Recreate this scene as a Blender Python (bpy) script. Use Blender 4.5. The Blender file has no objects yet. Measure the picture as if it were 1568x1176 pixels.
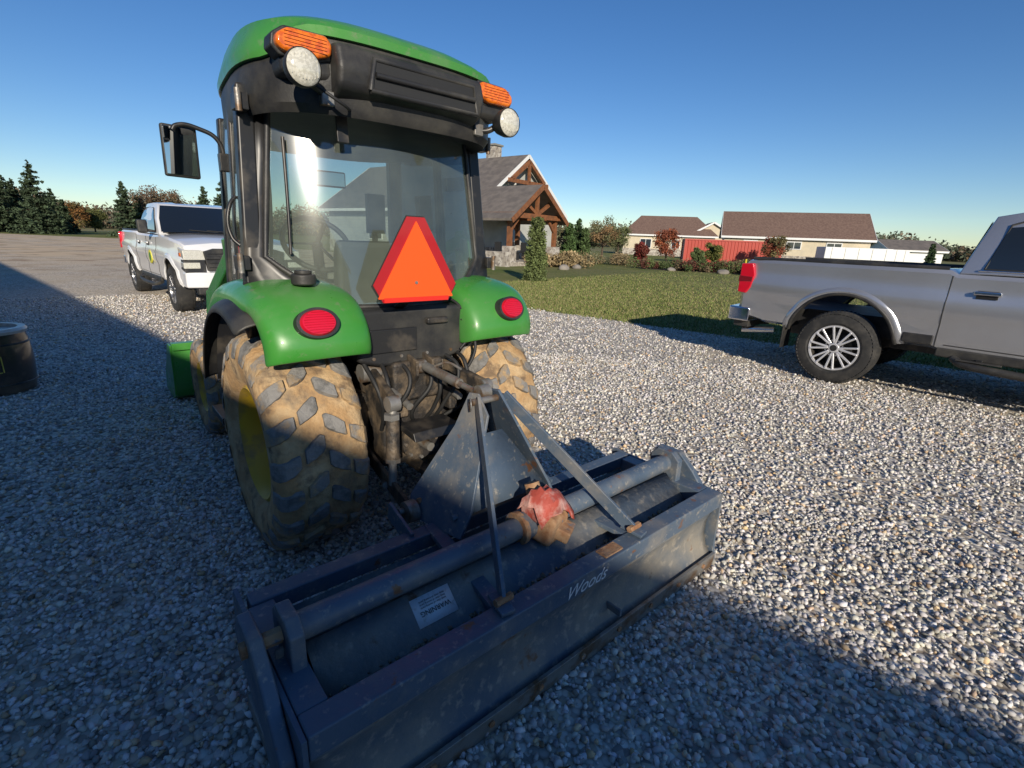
import bpy, bmesh, math, random
import numpy as np
from mathutils import Vector, Matrix, Euler
rnd = random.Random(7); nr = np.random.default_rng(7)
scene = bpy.context.scene
rad = math.radians
COL = scene.collection

# ------------------------------------------------------------------ materials
def newmat(name):
    m = bpy.data.materials.new(name); m.use_nodes = True
    return m, m.node_tree, m.node_tree.nodes['Principled BSDF']
def N(nt, t, **k):
    n = nt.nodes.new(t)
    for a, b in k.items(): setattr(n, a, b)
    return n
def rgba(c): return (c[0], c[1], c[2], 1)
def noise(nt, scale, detail=6, rough=.6, coord='Object', vec=None):
    n = N(nt, 'ShaderNodeTexNoise'); n.inputs['Scale'].default_value = scale
    n.inputs['Detail'].default_value = detail; n.inputs['Roughness'].default_value = rough
    if vec is None:
        tc = N(nt, 'ShaderNodeTexCoord'); vec = tc.outputs[coord]
    nt.links.new(vec, n.inputs['Vector'])
    return n
def ramp(nt, src, lo, hi):
    r = N(nt, 'ShaderNodeMapRange'); r.inputs['From Min'].default_value = lo; r.inputs['From Max'].default_value = hi
    nt.links.new(src, r.inputs['Value']); return r.outputs['Result']
def mixc(nt, fac, a, b):
    m = N(nt, 'ShaderNodeMix', data_type='RGBA')
    nt.links.new(fac, m.inputs[0])
    for i, v in ((6, a), (7, b)):
        if isinstance(v, (tuple, list)): m.inputs[i].default_value = rgba(v)
        else: nt.links.new(v, m.inputs[i])
    return m.outputs[2]
def pmat(name, col, rough=.5, metal=0, layers=(), bump=0, bscale=40, coat=0, roughvar=0, coord='Object', spec=None):
    m, nt, p = newmat(name)
    cur = None; first = tuple(col)
    p.inputs['Base Color'].default_value = rgba(col)
    for (c, s, lo, hi) in layers:
        n = noise(nt, s, coord=coord)
        cur = mixc(nt, ramp(nt, n.outputs['Fac'], lo, hi), cur if cur is not None else first, c)
    if cur is not None: nt.links.new(cur, p.inputs['Base Color'])
    p.inputs['Roughness'].default_value = rough; p.inputs['Metallic'].default_value = metal
    if spec is not None: p.inputs['Specular IOR Level'].default_value = spec
    if roughvar:
        n = noise(nt, 9, coord=coord); r = N(nt, 'ShaderNodeMapRange')
        r.inputs['From Min'].default_value = .3; r.inputs['From Max'].default_value = .7
        r.inputs['To Min'].default_value = max(.02, rough - roughvar); r.inputs['To Max'].default_value = rough + roughvar
        nt.links.new(n.outputs['Fac'], r.inputs['Value']); nt.links.new(r.outputs['Result'], p.inputs['Roughness'])
    if coat:
        p.inputs['Coat Weight'].default_value = coat; p.inputs['Coat Roughness'].default_value = .05
    if bump:
        n = noise(nt, bscale, coord=coord); b = N(nt, 'ShaderNodeBump'); b.inputs['Strength'].default_value = bump
        b.inputs['Distance'].default_value = .01
        nt.links.new(n.outputs['Fac'], b.inputs['Height']); nt.links.new(b.outputs['Normal'], p.inputs['Normal'])
    return m
def glassmat(name, tint, rough=.0, dust=.06, dustc=(.5, .5, .45), refl=.05):
    m = bpy.data.materials.new(name); m.use_nodes = True; nt = m.node_tree; nt.nodes.clear()
    out = N(nt, 'ShaderNodeOutputMaterial'); tr = N(nt, 'ShaderNodeBsdfTransparent'); tr.inputs[0].default_value = rgba(tint)
    gl = N(nt, 'ShaderNodeBsdfGlossy'); gl.inputs['Roughness'].default_value = rough
    gl2 = N(nt, 'ShaderNodeBsdfGlossy'); gl2.inputs['Roughness'].default_value = .15
    fr = N(nt, 'ShaderNodeFresnel'); fr.inputs['IOR'].default_value = 1.5
    ad = N(nt, 'ShaderNodeMath', operation='ADD'); ad.inputs[1].default_value = refl; nt.links.new(fr.outputs[0], ad.inputs[0])
    mg = N(nt, 'ShaderNodeMixShader'); mg.inputs[0].default_value = .30; nt.links.new(gl.outputs[0], mg.inputs[1]); nt.links.new(gl2.outputs[0], mg.inputs[2])
    mx = N(nt, 'ShaderNodeMixShader'); nt.links.new(ad.outputs[0], mx.inputs[0]); nt.links.new(tr.outputs[0], mx.inputs[1]); nt.links.new(mg.outputs[0], mx.inputs[2])
    di = N(nt, 'ShaderNodeBsdfDiffuse'); di.inputs[0].default_value = rgba(dustc)
    nz = noise(nt, 3); mr = N(nt, 'ShaderNodeMapRange'); mr.inputs['From Min'].default_value = .3; mr.inputs['From Max'].default_value = .8
    mr.inputs['To Min'].default_value = dust * .6; mr.inputs['To Max'].default_value = dust * 1.6
    nt.links.new(nz.outputs['Fac'], mr.inputs['Value'])
    m2 = N(nt, 'ShaderNodeMixShader'); nt.links.new(mr.outputs['Result'], m2.inputs[0]); nt.links.new(mx.outputs[0], m2.inputs[1]); nt.links.new(di.outputs[0], m2.inputs[2])
    nt.links.new(m2.outputs[0], out.inputs[0]); return m

# ------------------------------------------------------------------ mesh helpers
def empty(name, loc=(0, 0, 0), yaw=0, rx=0, ry=0):
    e = bpy.data.objects.new(name, None); COL.objects.link(e); e.location = loc
    e.rotation_euler = (rx, ry, yaw); e.empty_display_size = .3; return e
def mk(name, verts, faces, mat, parent=None, bevel=0, seg=2, sub=0, ang=35, solid=0, smooth=True, fixn=True):
    me = bpy.data.meshes.new(name); me.from_pydata([tuple(v) for v in verts], [], faces)
    if fixn:
        bm = bmesh.new(); bm.from_mesh(me); bmesh.ops.recalc_face_normals(bm, faces=bm.faces); bm.to_mesh(me); bm.free()
    me.update()
    o = bpy.data.objects.new(name, me); COL.objects.link(o)
    if mat: me.materials.append(mat)
    if parent: o.parent = parent
    if smooth:
        me.polygons.foreach_set('use_smooth', [True] * len(me.polygons))
        if not bevel and not sub: me.set_sharp_from_angle(angle=rad(ang))
    if solid:
        s = o.modifiers.new('s', 'SOLIDIFY'); s.thickness = solid; s.offset = 0
    if bevel:
        b = o.modifiers.new('b', 'BEVEL'); b.width = bevel; b.segments = seg; b.limit_method = 'ANGLE'; b.angle_limit = rad(28); b.harden_normals = True
    if sub:
        s = o.modifiers.new('u', 'SUBSURF'); s.levels = sub; s.render_levels = sub
    return o
def box(name, c, s, mat, parent=None, rot=None, bevel=.004):
    hx, hy, hz = s[0] / 2, s[1] / 2, s[2] / 2
    R = Euler(rot).to_matrix() if rot else Matrix.Identity(3)
    vs = [R @ Vector((x * hx, y * hy, z * hz)) + Vector(c) for x in (-1, 1) for y in (-1, 1) for z in (-1, 1)]
    fs = [(0, 1, 3, 2), (4, 6, 7, 5), (0, 4, 5, 1), (2, 3, 7, 6), (0, 2, 6, 4), (1, 5, 7, 3)]
    return mk(name, vs, fs, mat, parent, bevel=min(bevel, min(s) * .3))
def box2(name, a, b, mat, parent=None, bevel=.004):
    return box(name, [(a[i] + b[i]) / 2 for i in range(3)], [abs(b[i] - a[i]) for i in range(3)], mat, parent, bevel=bevel)
def frame_of(d, up=(0, 0, 1)):
    d = Vector(d).normalized(); u = Vector(up)
    if abs(d.dot(u)) > .98: u = Vector((0, 1, 0))
    s = d.cross(u).normalized(); u = s.cross(d).normalized(); return d, s, u
def cyl(name, p0, p1, r, mat, parent=None, seg=24, r2=None, bevel=0, sx=1):
    p0 = Vector(p0); p1 = Vector(p1); d, s, u = frame_of(p1 - p0); r2 = r if r2 is None else r2
    vs = []
    for p, rr in ((p0, r), (p1, r2)):
        for i in range(seg):
            a = 2 * math.pi * i / seg; vs.append(p + s * math.cos(a) * rr * sx + u * math.sin(a) * rr)
    fs = [(i, (i + 1) % seg, seg + (i + 1) % seg, seg + i) for i in range(seg)] + [tuple(range(seg)), tuple(range(seg, 2 * seg))]
    return mk(name, vs, fs, mat, parent, bevel=bevel)
def bar(name, p0, p1, w, t, mat, parent=None, up=(0, 0, 1), bevel=.003):
    p0 = Vector(p0); p1 = Vector(p1); d, s, u = frame_of(p1 - p0, up)
    vs = [p + s * (w / 2) * a + u * (t / 2) * b for p in (p0, p1) for a, b in ((-1, -1), (1, -1), (1, 1), (-1, 1))]
    fs = [(0, 1, 2, 3), (4, 5, 6, 7)] + [(i, (i + 1) % 4, 4 + (i + 1) % 4, 4 + i) for i in range(4)]
    return mk(name, vs, fs, mat, parent, bevel=bevel)
def prism(name, poly, plane, a, b, mat, parent=None, bevel=.004, **k):
    n = len(poly)
    def P(u, v, w): return {'yz': (w, u, v), 'xz': (u, w, v), 'xy': (u, v, w)}[plane]
    vs = [P(u, v, a) for u, v in poly] + [P(u, v, b) for u, v in poly]
    fs = [tuple(range(n)), tuple(range(n, 2 * n))] + [(i, (i + 1) % n, n + (i + 1) % n, n + i) for i in range(n)]
    return mk(name, vs, fs, mat, parent, bevel=bevel, **k)
def loft(name, secs, mat, parent=None, closed=True, caps=True, **k):
    n = len(secs[0]); vs = [p for s in secs for p in s]; fs = []
    for j in range(len(secs) - 1):
        for i in range(n if closed else n - 1):
            fs.append((j * n + i, j * n + (i + 1) % n, (j + 1) * n + (i + 1) % n, (j + 1) * n + i))
    if caps: fs += [tuple(range(n)), tuple(range((len(secs) - 1) * n, len(secs) * n))]
    return mk(name, vs, fs, mat, parent, **k)
def lathe(name, prof, c, mat, parent=None, seg=48, axis='x', caps=False, **k):
    secs = []
    for ax, r in prof:
        ring = []
        for i in range(seg):
            a = 2 * math.pi * i / seg
            if axis == 'x': ring.append((c[0] + ax, c[1] + r * math.cos(a), c[2] + r * math.sin(a)))
            elif axis == 'y': ring.append((c[0] + r * math.cos(a), c[1] + ax, c[2] + r * math.sin(a)))
            else: ring.append((c[0] + r * math.cos(a), c[1] + r * math.sin(a), c[2] + ax))
        secs.append(ring)
    return loft(name, secs, mat, parent, caps=caps, **k)
def pipe(name, pts, r, mat, parent=None, smooth=True):
    cu = bpy.data.curves.new(name, 'CURVE'); cu.dimensions = '3D'; cu.bevel_depth = r; cu.bevel_resolution = 3; cu.use_fill_caps = True
    if smooth:
        sp = cu.splines.new('BEZIER'); sp.bezier_points.add(len(pts) - 1)
        for b, p in zip(sp.bezier_points, pts): b.co = p; b.handle_left_type = b.handle_right_type = 'AUTO'
    else:
        sp = cu.splines.new('POLY'); sp.points.add(len(pts) - 1)
        for b, p in zip(sp.points, pts): b.co = (*p, 1)
    o = bpy.data.objects.new(name, cu); COL.objects.link(o); cu.materials.append(mat)
    if parent: o.parent = parent
    return o
def fastmesh(name, V, F, mat, parent=None, attr=None, smooth=False):
    V = np.asarray(V, dtype=np.float32); F = np.asarray(F, dtype=np.int32); k = F.shape[1]
    me = bpy.data.meshes.new(name); me.vertices.add(len(V)); me.vertices.foreach_set('co', V.ravel())
    me.loops.add(F.size); me.loops.foreach_set('vertex_index', F.ravel())
    me.polygons.add(len(F)); me.polygons.foreach_set('loop_start', np.arange(len(F), dtype=np.int32) * k)
    me.update(calc_edges=True); me.validate()
    if attr is not None:
        a = me.color_attributes.new('col', 'FLOAT_COLOR', 'POINT'); c = np.ones((len(V), 4), dtype=np.float32); c[:, :3] = attr
        a.data.foreach_set('color', c.ravel())
    me.materials.append(mat)
    o = bpy.data.objects.new(name, me); COL.objects.link(o)
    if parent: o.parent = parent
    return o
def quads(name, P, size, col, mat, parent=None, flat=0.0, elong=1.0):
    n = len(P); P = np.asarray(P)
    a = nr.normal(size=(n, 3)); a[:, 2] *= (1 - flat); a /= np.linalg.norm(a, axis=1)[:, None]
    b = nr.normal(size=(n, 3)); b[:, 2] *= (1 - flat); b -= (a * b).sum(1)[:, None] * a; b /= np.linalg.norm(b, axis=1)[:, None]
    s = (np.asarray(size) * nr.uniform(.6, 1.3, n))[:, None]
    V = np.stack([P - a * s * elong, P + b * s * .5, P + a * s * elong, P - b * s * .5], 1).reshape(-1, 3)
    F = np.arange(4 * n).reshape(n, 4)
    return fastmesh(name, V, F, mat, parent, attr=np.repeat(col, 4, axis=0))
def attrmat(name, rough=.8, trans=0):
    m, nt, p = newmat(name); at = N(nt, 'ShaderNodeAttribute', attribute_name='col')
    nt.links.new(at.outputs['Color'], p.inputs['Base Color']); p.inputs['Roughness'].default_value = rough
    p.inputs['Specular IOR Level'].default_value = .2
    return m

# ------------------------------------------------------------------ camera
HC = 1.5; PITCH = rad(16.3); ROLL = rad(2.23)
f = Vector((0, math.cos(PITCH), -math.sin(PITCH))); u0 = Vector((0, math.sin(PITCH), math.cos(PITCH))); r0 = Vector((1, 0, 0))
rt = r0 * math.cos(ROLL) + u0 * math.sin(ROLL); up = -r0 * math.sin(ROLL) + u0 * math.cos(ROLL)
cd = bpy.data.cameras.new('camera'); cam = bpy.data.objects.new('camera', cd); COL.objects.link(cam); scene.camera = cam
M = Matrix((rt, up, -f)).transposed().to_4x4(); M.translation = (0, 0, HC); cam.matrix_world = M
cd.sensor_width = 36; cd.lens = 36 * 760 / 1568; cd.clip_start = .05; cd.clip_end = 6000

# ------------------------------------------------------------------ light
EL = rad(21); AZ = (.20, -.98)
S = Vector((AZ[0] * math.cos(EL), AZ[1] * math.cos(EL), math.sin(EL))).normalized()
sd = bpy.data.lights.new('sun', 'SUN'); so = bpy.data.objects.new('sun', sd); COL.objects.link(so)
sd.energy = 5.0; sd.angle = rad(.5); sd.color = (1, .90, .75); so.rotation_euler = S.to_track_quat('Z', 'Y').to_euler(); so.location = (0, 0, 30)
w = bpy.data.worlds.new('World'); scene.world = w; w.use_nodes = True; nt = w.node_tree
sky = N(nt, 'ShaderNodeTexSky', sky_type='NISHITA'); sky.sun_disc = False; sky.sun_elevation = EL; sky.sun_rotation = math.atan2(AZ[0], AZ[1])
sky.air_density = 1.0; sky.dust_density = .05; sky.ozone_density = 3.2; sky.altitude = 700
hs = N(nt, 'ShaderNodeHueSaturation'); hs.inputs['Saturation'].default_value = 1.22; hs.inputs['Hue'].default_value = .508
bg = nt.nodes['Background']; bg.inputs['Strength'].default_value = .108; nt.links.new(sky.outputs[0], hs.inputs['Color']); nt.links.new(hs.outputs[0], bg.inputs[0])
scene.view_settings.view_transform = 'Standard'; scene.view_settings.look = 'None'; scene.view_settings.exposure = 0

# ------------------------------------------------------------------ ground
def ground_grass_mat():
    m, nt, p = newmat('lawn_grass'); tc = N(nt, 'ShaderNodeTexCoord')
    n1 = noise(nt, .35, 5, vec=tc.outputs['Object']); n2 = noise(nt, 9, 8, .75, vec=tc.outputs['Object']); n3 = noise(nt, .05, 3, vec=tc.outputs['Object'])
    c = mixc(nt, ramp(nt, n1.outputs['Fac'], .35, .7), (.14, .175, .045), (.26, .235, .10))
    c = mixc(nt, ramp(nt, n2.outputs['Fac'], .48, .75), c, (.08, .11, .027))
    c = mixc(nt, ramp(nt, n3.outputs['Fac'], .5, .7), c, (.22, .20, .10))
    nt.links.new(c, p.inputs['Base Color']); p.inputs['Roughness'].default_value = .95; p.inputs['Specular IOR Level'].default_value = .1
    nb = noise(nt, 40, 6, .8, vec=tc.outputs['Object']); b = N(nt, 'ShaderNodeBump'); b.inputs['Strength'].default_value = .6; b.inputs['Distance'].default_value = .04
    nt.links.new(nb.outputs['Fac'], b.inputs['Height']); nt.links.new(b.outputs['Normal'], p.inputs['Normal']); return m
def gravel_mat():
    m, nt, p = newmat('gravel'); tc = N(nt, 'ShaderNodeTexCoord'); v = tc.outputs['Object']
    vo = N(nt, 'ShaderNodeTexVoronoi'); vo.inputs['Scale'].default_value = 38; nt.links.new(v, vo.inputs['Vector'])
    sx = N(nt, 'ShaderNodeSeparateColor'); nt.links.new(vo.outputs['Color'], sx.inputs[0])
    c = mixc(nt, ramp(nt, sx.outputs[0], .1, .9), (.27, .25, .225), (.78, .73, .64))
    c = mixc(nt, ramp(nt, sx.outputs[1], .75, .9), c, (.62, .52, .38))
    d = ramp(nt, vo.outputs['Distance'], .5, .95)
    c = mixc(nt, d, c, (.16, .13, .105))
    n1 = noise(nt, .45, 5, vec=v); c = mixc(nt, ramp(nt, n1.outputs['Fac'], .5, .72), c, (.54, .46, .34))
    xyz = N(nt, 'ShaderNodeSeparateXYZ'); nt.links.new(v, xyz.inputs[0])
    n2 = noise(nt, .25, 5, vec=v); far = N(nt, 'ShaderNodeMath', operation='MULTIPLY'); nt.links.new(ramp(nt, xyz.outputs[1], 9, 24), far.inputs[0]); nt.links.new(ramp(nt, n2.outputs['Fac'], .25, .6), far.inputs[1])
    c = mixc(nt, far.outputs[0], c, (.62, .48, .32))
    n4 = noise(nt, .7, 6, vec=v); f2 = N(nt, 'ShaderNodeMath', operation='MULTIPLY'); nt.links.new(ramp(nt, xyz.outputs[1], 10, 20), f2.inputs[0]); nt.links.new(ramp(nt, n4.outputs['Fac'], .50, .66), f2.inputs[1])
    c = mixc(nt, f2.outputs[0], c, (.34, .25, .17))
    nt.links.new(c, p.inputs['Base Color']); p.inputs['Roughness'].default_value = 1; p.inputs['Specular IOR Level'].default_value = .08
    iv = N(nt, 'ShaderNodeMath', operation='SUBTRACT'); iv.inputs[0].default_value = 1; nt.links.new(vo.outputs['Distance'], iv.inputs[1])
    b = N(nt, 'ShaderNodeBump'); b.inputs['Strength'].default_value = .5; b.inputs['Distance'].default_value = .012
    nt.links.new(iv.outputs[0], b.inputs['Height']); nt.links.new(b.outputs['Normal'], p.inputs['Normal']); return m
GR = 2500
mk('lawn', [(-GR, -GR, 0), (GR, -GR, 0), (GR, GR, 0), (-GR, GR, 0)], [(0, 1, 2, 3)], ground_grass_mat())
edge = [(60, -14), (26, -6), (12, 2), (7, 6), (3.69, 8.62), (.46, 11.1), (-2, 14.5), (-5, 22), (-12, 38), (-30, 52), (-90, 58)]
pts = []
for (a, b) in zip(edge[:-1], edge[1:]):
    L = math.dist(a, b); n = max(2, int(L / .35)) if L < 30 else 60
    for i in range(n):
        t = i / n; j = .09
        pts.append((a[0] + (b[0] - a[0]) * t + rnd.uniform(-j, j), a[1] + (b[1] - a[1]) * t + rnd.uniform(-j, j)))
pts += [(-90, 58), (-90, -60), (60, -60)]
gm = gravel_mat()
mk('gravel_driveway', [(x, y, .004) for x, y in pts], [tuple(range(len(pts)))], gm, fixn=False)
mk('field', [(-1500, 75, .006), (1500, 95, .006), (1500, 900, .006), (-1500, 900, .006)], [(0, 1, 2, 3)],
   pmat('field_stubble', (.24, .21, .10), .95, layers=[((.15, .18, .065), .02, .4, .6)], spec=.1))

def stones():
    bmm = bmesh.new(); bmesh.ops.create_icosphere(bmm, subdivisions=1, radius=1)
    base = np.array([v.co[:] for v in bmm.verts]); fc = np.array([[v.index for v in f_.verts] for f_ in bmm.faces]); bmm.free()
    var = np.stack([base * nr.uniform(.62, 1.25, (len(base), 1)) * np.array([1, nr.uniform(.6, .95), nr.uniform(.45, .75)]) for _ in range(14)])
    def zone(r1, r2, dens, s1, s2):
        A = (r2 * r2 - r1 * r1) * rad(70); n = int(A * dens)
        r = np.sqrt(nr.uniform(r1 * r1, r2 * r2, n)); a = nr.uniform(-rad(70), rad(70), n)
        return np.stack([r * np.sin(a), r * np.cos(a) - .3, s1 + (s2 - s1) * nr.beta(1.3, 2.4, n)], 1)
    Z = np.concatenate([zone(.3, 3.6, 2700, .006, .0215), zone(3.6, 7, 1100, .008, .0215), zone(7, 14, 330, .010, .024)])
    x, y = Z[:, 0], Z[:, 1]
    def side(ax, ay, bx, by): return (bx - ax) * (y - ay) - (by - ay) * (x - ax)
    lawn = (side(.46, 11.1, 12, 2.0) > nr.normal(.0, 1.2, len(x))) & (x > .2)
    Z = Z[~lawn & ~((x <= .4) & (y > 12.5))]
    n = len(Z); k = nr.integers(0, 14, n)
    q = nr.normal(size=(n, 4)) * np.array([1, .35, .35, 1]); q /= np.linalg.norm(q, axis=1)[:, None]
    w_, x_, y_, z_ = q.T
    R = np.stack([1 - 2 * (y_**2 + z_**2), 2 * (x_ * y_ - z_ * w_), 2 * (x_ * z_ + y_ * w_), 2 * (x_ * y_ + z_ * w_), 1 - 2 * (x_**2 + z_**2), 2 * (y_ * z_ - x_ * w_), 2 * (x_ * z_ - y_ * w_), 2 * (y_ * z_ + x_ * w_), 1 - 2 * (x_**2 + y_**2)], 1).reshape(n, 3, 3)
    V = np.einsum('nij,nvj->nvi', R, var[k]) * Z[:, 2][:, None, None]
    V[:, :, 0] += Z[:, 0][:, None]; V[:, :, 1] += Z[:, 1][:, None]; V[:, :, 2] += (.004 + Z[:, 2] * nr.uniform(.1, .75, n))[:, None]
    m = V.shape[1]; F = (fc[None] + (np.arange(n) * m)[:, None, None]).reshape(-1, 3)
    b = nr.beta(1.9, 1.6, n) * .68 + .20
    tint = np.stack([np.ones(n), nr.uniform(.92, .98, n), nr.uniform(.80, .96, n)], 1); cc = b[:, None] * tint
    tan = nr.random(n) < .08; cc[tan] = cc[tan] * np.array([1.0, .78, .55])
    return fastmesh('gravel_stones', V.reshape(-1, 3), F, attrmat('stone', .9), attr=np.repeat(cc, m, axis=0))
stones()

def grass_blades():
    n = 110000; t = nr.uniform(0, 1, n); d = nr.exponential(5.5, n)
    ex = np.interp(t, [0, .35, .6, 1], [-2.5, .46, 3.69, 12]); ey = np.interp(t, [0, .35, .6, 1], [15.5, 11.1, 8.62, 2.0])
    x = ex + d * .62 + nr.normal(0, .15, n) ; y = ey + d * .78 + nr.normal(0, .06, n)
    h = nr.uniform(.02, .06, n); a = nr.uniform(0, 6.28, n); wv = .010
    dx, dy = np.cos(a) * wv, np.sin(a) * wv; lx, ly = nr.normal(0, .03, n), nr.normal(0, .03, n)
    V = np.stack([np.stack([x - dx, y - dy, h * 0], 1), np.stack([x + dx, y + dy, h * 0], 1), np.stack([x + lx, y + ly, h], 1)], 1).reshape(-1, 3)
    c = np.array([.17, .205, .06]) * nr.uniform(.6, 1.5, (n, 1)); dry = nr.random(n) < .28; c[dry] = np.array([.36, .30, .15])
    fastmesh('grass_blades', V, np.arange(3 * n).reshape(n, 3), attrmat('grass_blade'), attr=np.repeat(c, 3, axis=0))
grass_blades()
nl_ = 420; lp = np.stack([nr.uniform(-6, 7, nl_), nr.uniform(.5, 10, nl_), nr.uniform(.018, .026, nl_)], 1)
quads('fallen_leaves', lp, .020, np.array([.24, .15, .07]) * nr.uniform(.5, 1.4, (nl_, 1)), attrmat('dead_leaf'), flat=.85)

# ------------------------------------------------------------------ shared materials
GREEN = pmat('tractor_green', (.048, .255, .034), .36, layers=[((.085, .27, .065), 3, .40, .72), ((.20, .235, .14), 22, .60, .82), ((.24, .25, .17), 2.2, .60, .95)], coat=.3, roughvar=.13)
BLACKP = pmat('black_plastic', (.022, .022, .023), .5, layers=[((.095, .088, .072), 4, .45, .8)], bump=.12, bscale=120)
BLACKM = pmat('black_paint_metal', (.02, .02, .021), .38, layers=[((.13, .11, .085), 6, .5, .8)])
RUBBER = pmat('rubber', (.022, .022, .022), .8, layers=[((.06, .056, .05), 8, .45, .7)], bump=.2, bscale=80)
LUG = pmat('lug_rubber', (.24, .23, .215), .92, layers=[((.12, .118, .112), 14, .45, .62), ((.42, .29, .155), 7, .50, .60)], bump=.9, bscale=50)
MUD = pmat('dried_mud', (.44, .27, .125), .95, layers=[((.56, .40, .22), 7, .42, .62), ((.20, .135, .08), 11, .52, .66), ((.13, .11, .09), 3, .60, .72)], bump=1.0, bscale=35)
YEL = pmat('yellow_rim', (.55, .36, .02), .5, layers=[((.25, .16, .08), 6, .5, .7)])
GREASE = pmat('greasy_iron', (.035, .032, .03), .55, metal=.2, layers=[((.22, .165, .11), 9, .46, .66)], bump=.5, bscale=60)
STEEL = pmat('worn_steel', (.28, .27, .25), .45, metal=.5, layers=[((.18, .11, .06), 10, .48, .62)], bump=.3)
CHROME = pmat('chrome', (.85, .85, .87), .14, metal=1)
POLISH = pmat('polished_alloy', (.88, .88, .90), .28, metal=.6)
RUST = pmat('rust', (.26, .12, .055), .9, layers=[((.40, .25, .14), 15, .4, .6), ((.12, .15, .18), 9, .56, .62)], bump=.6)
BLUE = pmat('blade_blue_paint', (.068, .100, .145), .45, layers=[((.115, .15, .195), 2.5, .35, .7), ((.28, .25, .205), 4, .50, .76), ((.34, .31, .26), 34, .58, .73), ((.19, .095, .05), 11, .66, .70)], bump=.15, bscale=60, roughvar=.12)
BLUED = pmat('blade_dirty_sheet', (.085, .115, .150), .6, layers=[((.28, .25, .20), 3, .40, .68), ((.36, .32, .26), 26, .55, .72), ((.17, .09, .05), 6, .64, .69)], bump=.4, bscale=30)
SOIL = pmat('packed_soil', (.20, .145, .095), .95, layers=[((.30, .24, .16), 12, .4, .6)], bump=1, bscale=50)
RED = pmat('faded_red', (.42, .075, .05), .6, layers=[((.58, .33, .28), 14, .46, .62), ((.25, .06, .04), 5, .55, .7)], bump=.6, bscale=30)
REDL = pmat('red_lens', (.60, .008, .025), .12, coat=1); AMB = pmat('amber_lens', (.85, .20, .01), .15, layers=[((.60, .11, .01), 60, .45, .6)], coat=1)
LENS = pmat('clear_lens', (.66, .64, .55), .15, layers=[((.52, .50, .42), 90, .45, .55)], coat=1)
ORANGE = pmat('smv_orange', (.98, .10, .008), .55); SMVR = pmat('smv_red', (.42, .010, .016), .3, coat=.5)
GLASS = glassmat('cab_glass', (.72, .80, .76), .018, .13, dustc=(.40, .46, .38), refl=.10)
SEAT = pmat('seat_vinyl', (.10, .098, .085), .6); TAN = pmat('dash_grey', (.24, .23, .20), .6)
WHITE = pmat('white_decal', (.72, .72, .72), .5, layers=[((.5, .48, .44), 40, .55, .7)]); DECB = pmat('decal_black', (.02, .02, .02), .6)
MIRR = pmat('mirror_glass', (.7, .72, .72), .02, metal=1)

# ------------------------------------------------------------------ TRACTOR
YAW = rad(41)
F2 = Vector((-math.sin(YAW), math.cos(YAW), 0)); R2 = Vector((math.cos(YAW), math.sin(YAW), 0))
O = R2 * 1.19 + F2 * 2.42
T = empty('tractor', O, YAW)
def lugtyre(pre, cx, cy, r, wd, side, nl, rimr=None):
    h = wd / 2; rimr = rimr or r * .52
    half = [(.78, rimr), (.96, rimr + .05), (1.03, r * .80), (.97, r * .905), (.80, r * .950), (.4, r * .965), (0, r * .97)]
    prof = [(-h * a, b) for a, b in half]; prof = prof + [(-a, b) for a, b in prof[-2::-1]]
    secs = []; seg = 140
    for ax, rr_ in prof:
        ring_ = []
        for i in range(seg):
            a = 2 * math.pi * i / seg; j = 1 + (rnd.uniform(-.010, .010) if rr_ > r * .75 else 0)
            ring_.append((cx + ax, cy + rr_ * j * math.cos(a), r + rr_ * j * math.sin(a)))
        secs.append(ring_)
    loft(pre + '_tyre', secs, MUD, T, caps=False, ang=80)
    vs = []; fs = []
    XS = [.04, .12, .35, .62, .86, .99, 1.05]
    for s in (-1, 1):
        for k in range(nl):
            a0 = 2 * math.pi * (k + (.5 if s > 0 else 0)) / nl; jit = rnd.uniform(-.01, .01)
            for seg_ in ([.03, .10, .27, .46], [.56, .72, .88, .99, 1.055]):
                b = len(vs); m = len(seg_)
                for jx, xf in enumerate(seg_):
                    r_ = float(np.interp(xf, XS, [.998, 1.004, 1.002, .996, .974, .915, .83])); s_ = float(np.interp(xf, XS, [.02, .035, .09, .16, .205, .22, .225])); wq = 1.0 if 0 < jx < m - 1 else .72
                    if xf > .9: wq = 1.1
                    x_ = xf * h * s; a = a0 + s_ + jit; hw = .068 * wq * (.525 / r) * (20 / nl) * rnd.uniform(.92, 1.08)
                    for q, rad_ in ((-1, 1), (1, 1), (1.2, .945), (-1.2, .945)):
                        R_ = r_ * r * rad_ * (1 + rnd.uniform(-.004, .004))
                        vs.append((cx + x_, cy + R_ * math.cos(a + hw * q), r + R_ * math.sin(a + hw * q)))
                for j in range(m - 1):
                    for i in range(4):
                        fs.append((b + j * 4 + i, b + j * 4 + (i + 1) % 4, b + (j + 1) * 4 + (i + 1) % 4, b + (j + 1) * 4 + i))
                fs += [(b, b + 1, b + 2, b + 3), tuple(b + (m - 1) * 4 + i for i in range(4))]
    mk(pre + '_lugs', vs, fs, LUG, T, bevel=.006)
    o = side
    lathe(pre + '_rim', [(o * h * .80, rimr + .01), (o * h * .86, rimr - .005), (o * h * .7, rimr - .03), (o * h * .1, rimr - .05), (o * h * .0, rimr * .6), (o * h * .25, rimr * .3), (o * h * .3, 0.001)], (cx, cy, r), YEL, T, seg=40)
    for i in range(8):
        a = i * math.pi / 4; cyl(pre + '_bolt_%d' % i, (cx + o * h * .1, cy + math.cos(a) * rimr * .45, r + math.sin(a) * rimr * .45), (cx + o * h * .4, cy + math.cos(a) * rimr * .45, r + math.sin(a) * rimr * .45), .014, STEEL, T, seg=6)
lugtyre('rear_wheel_left', -.52, 0, .525, .385, -1, 20); lugtyre('rear_wheel_right', .52, 0, .525, .385, 1, 20)
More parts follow.
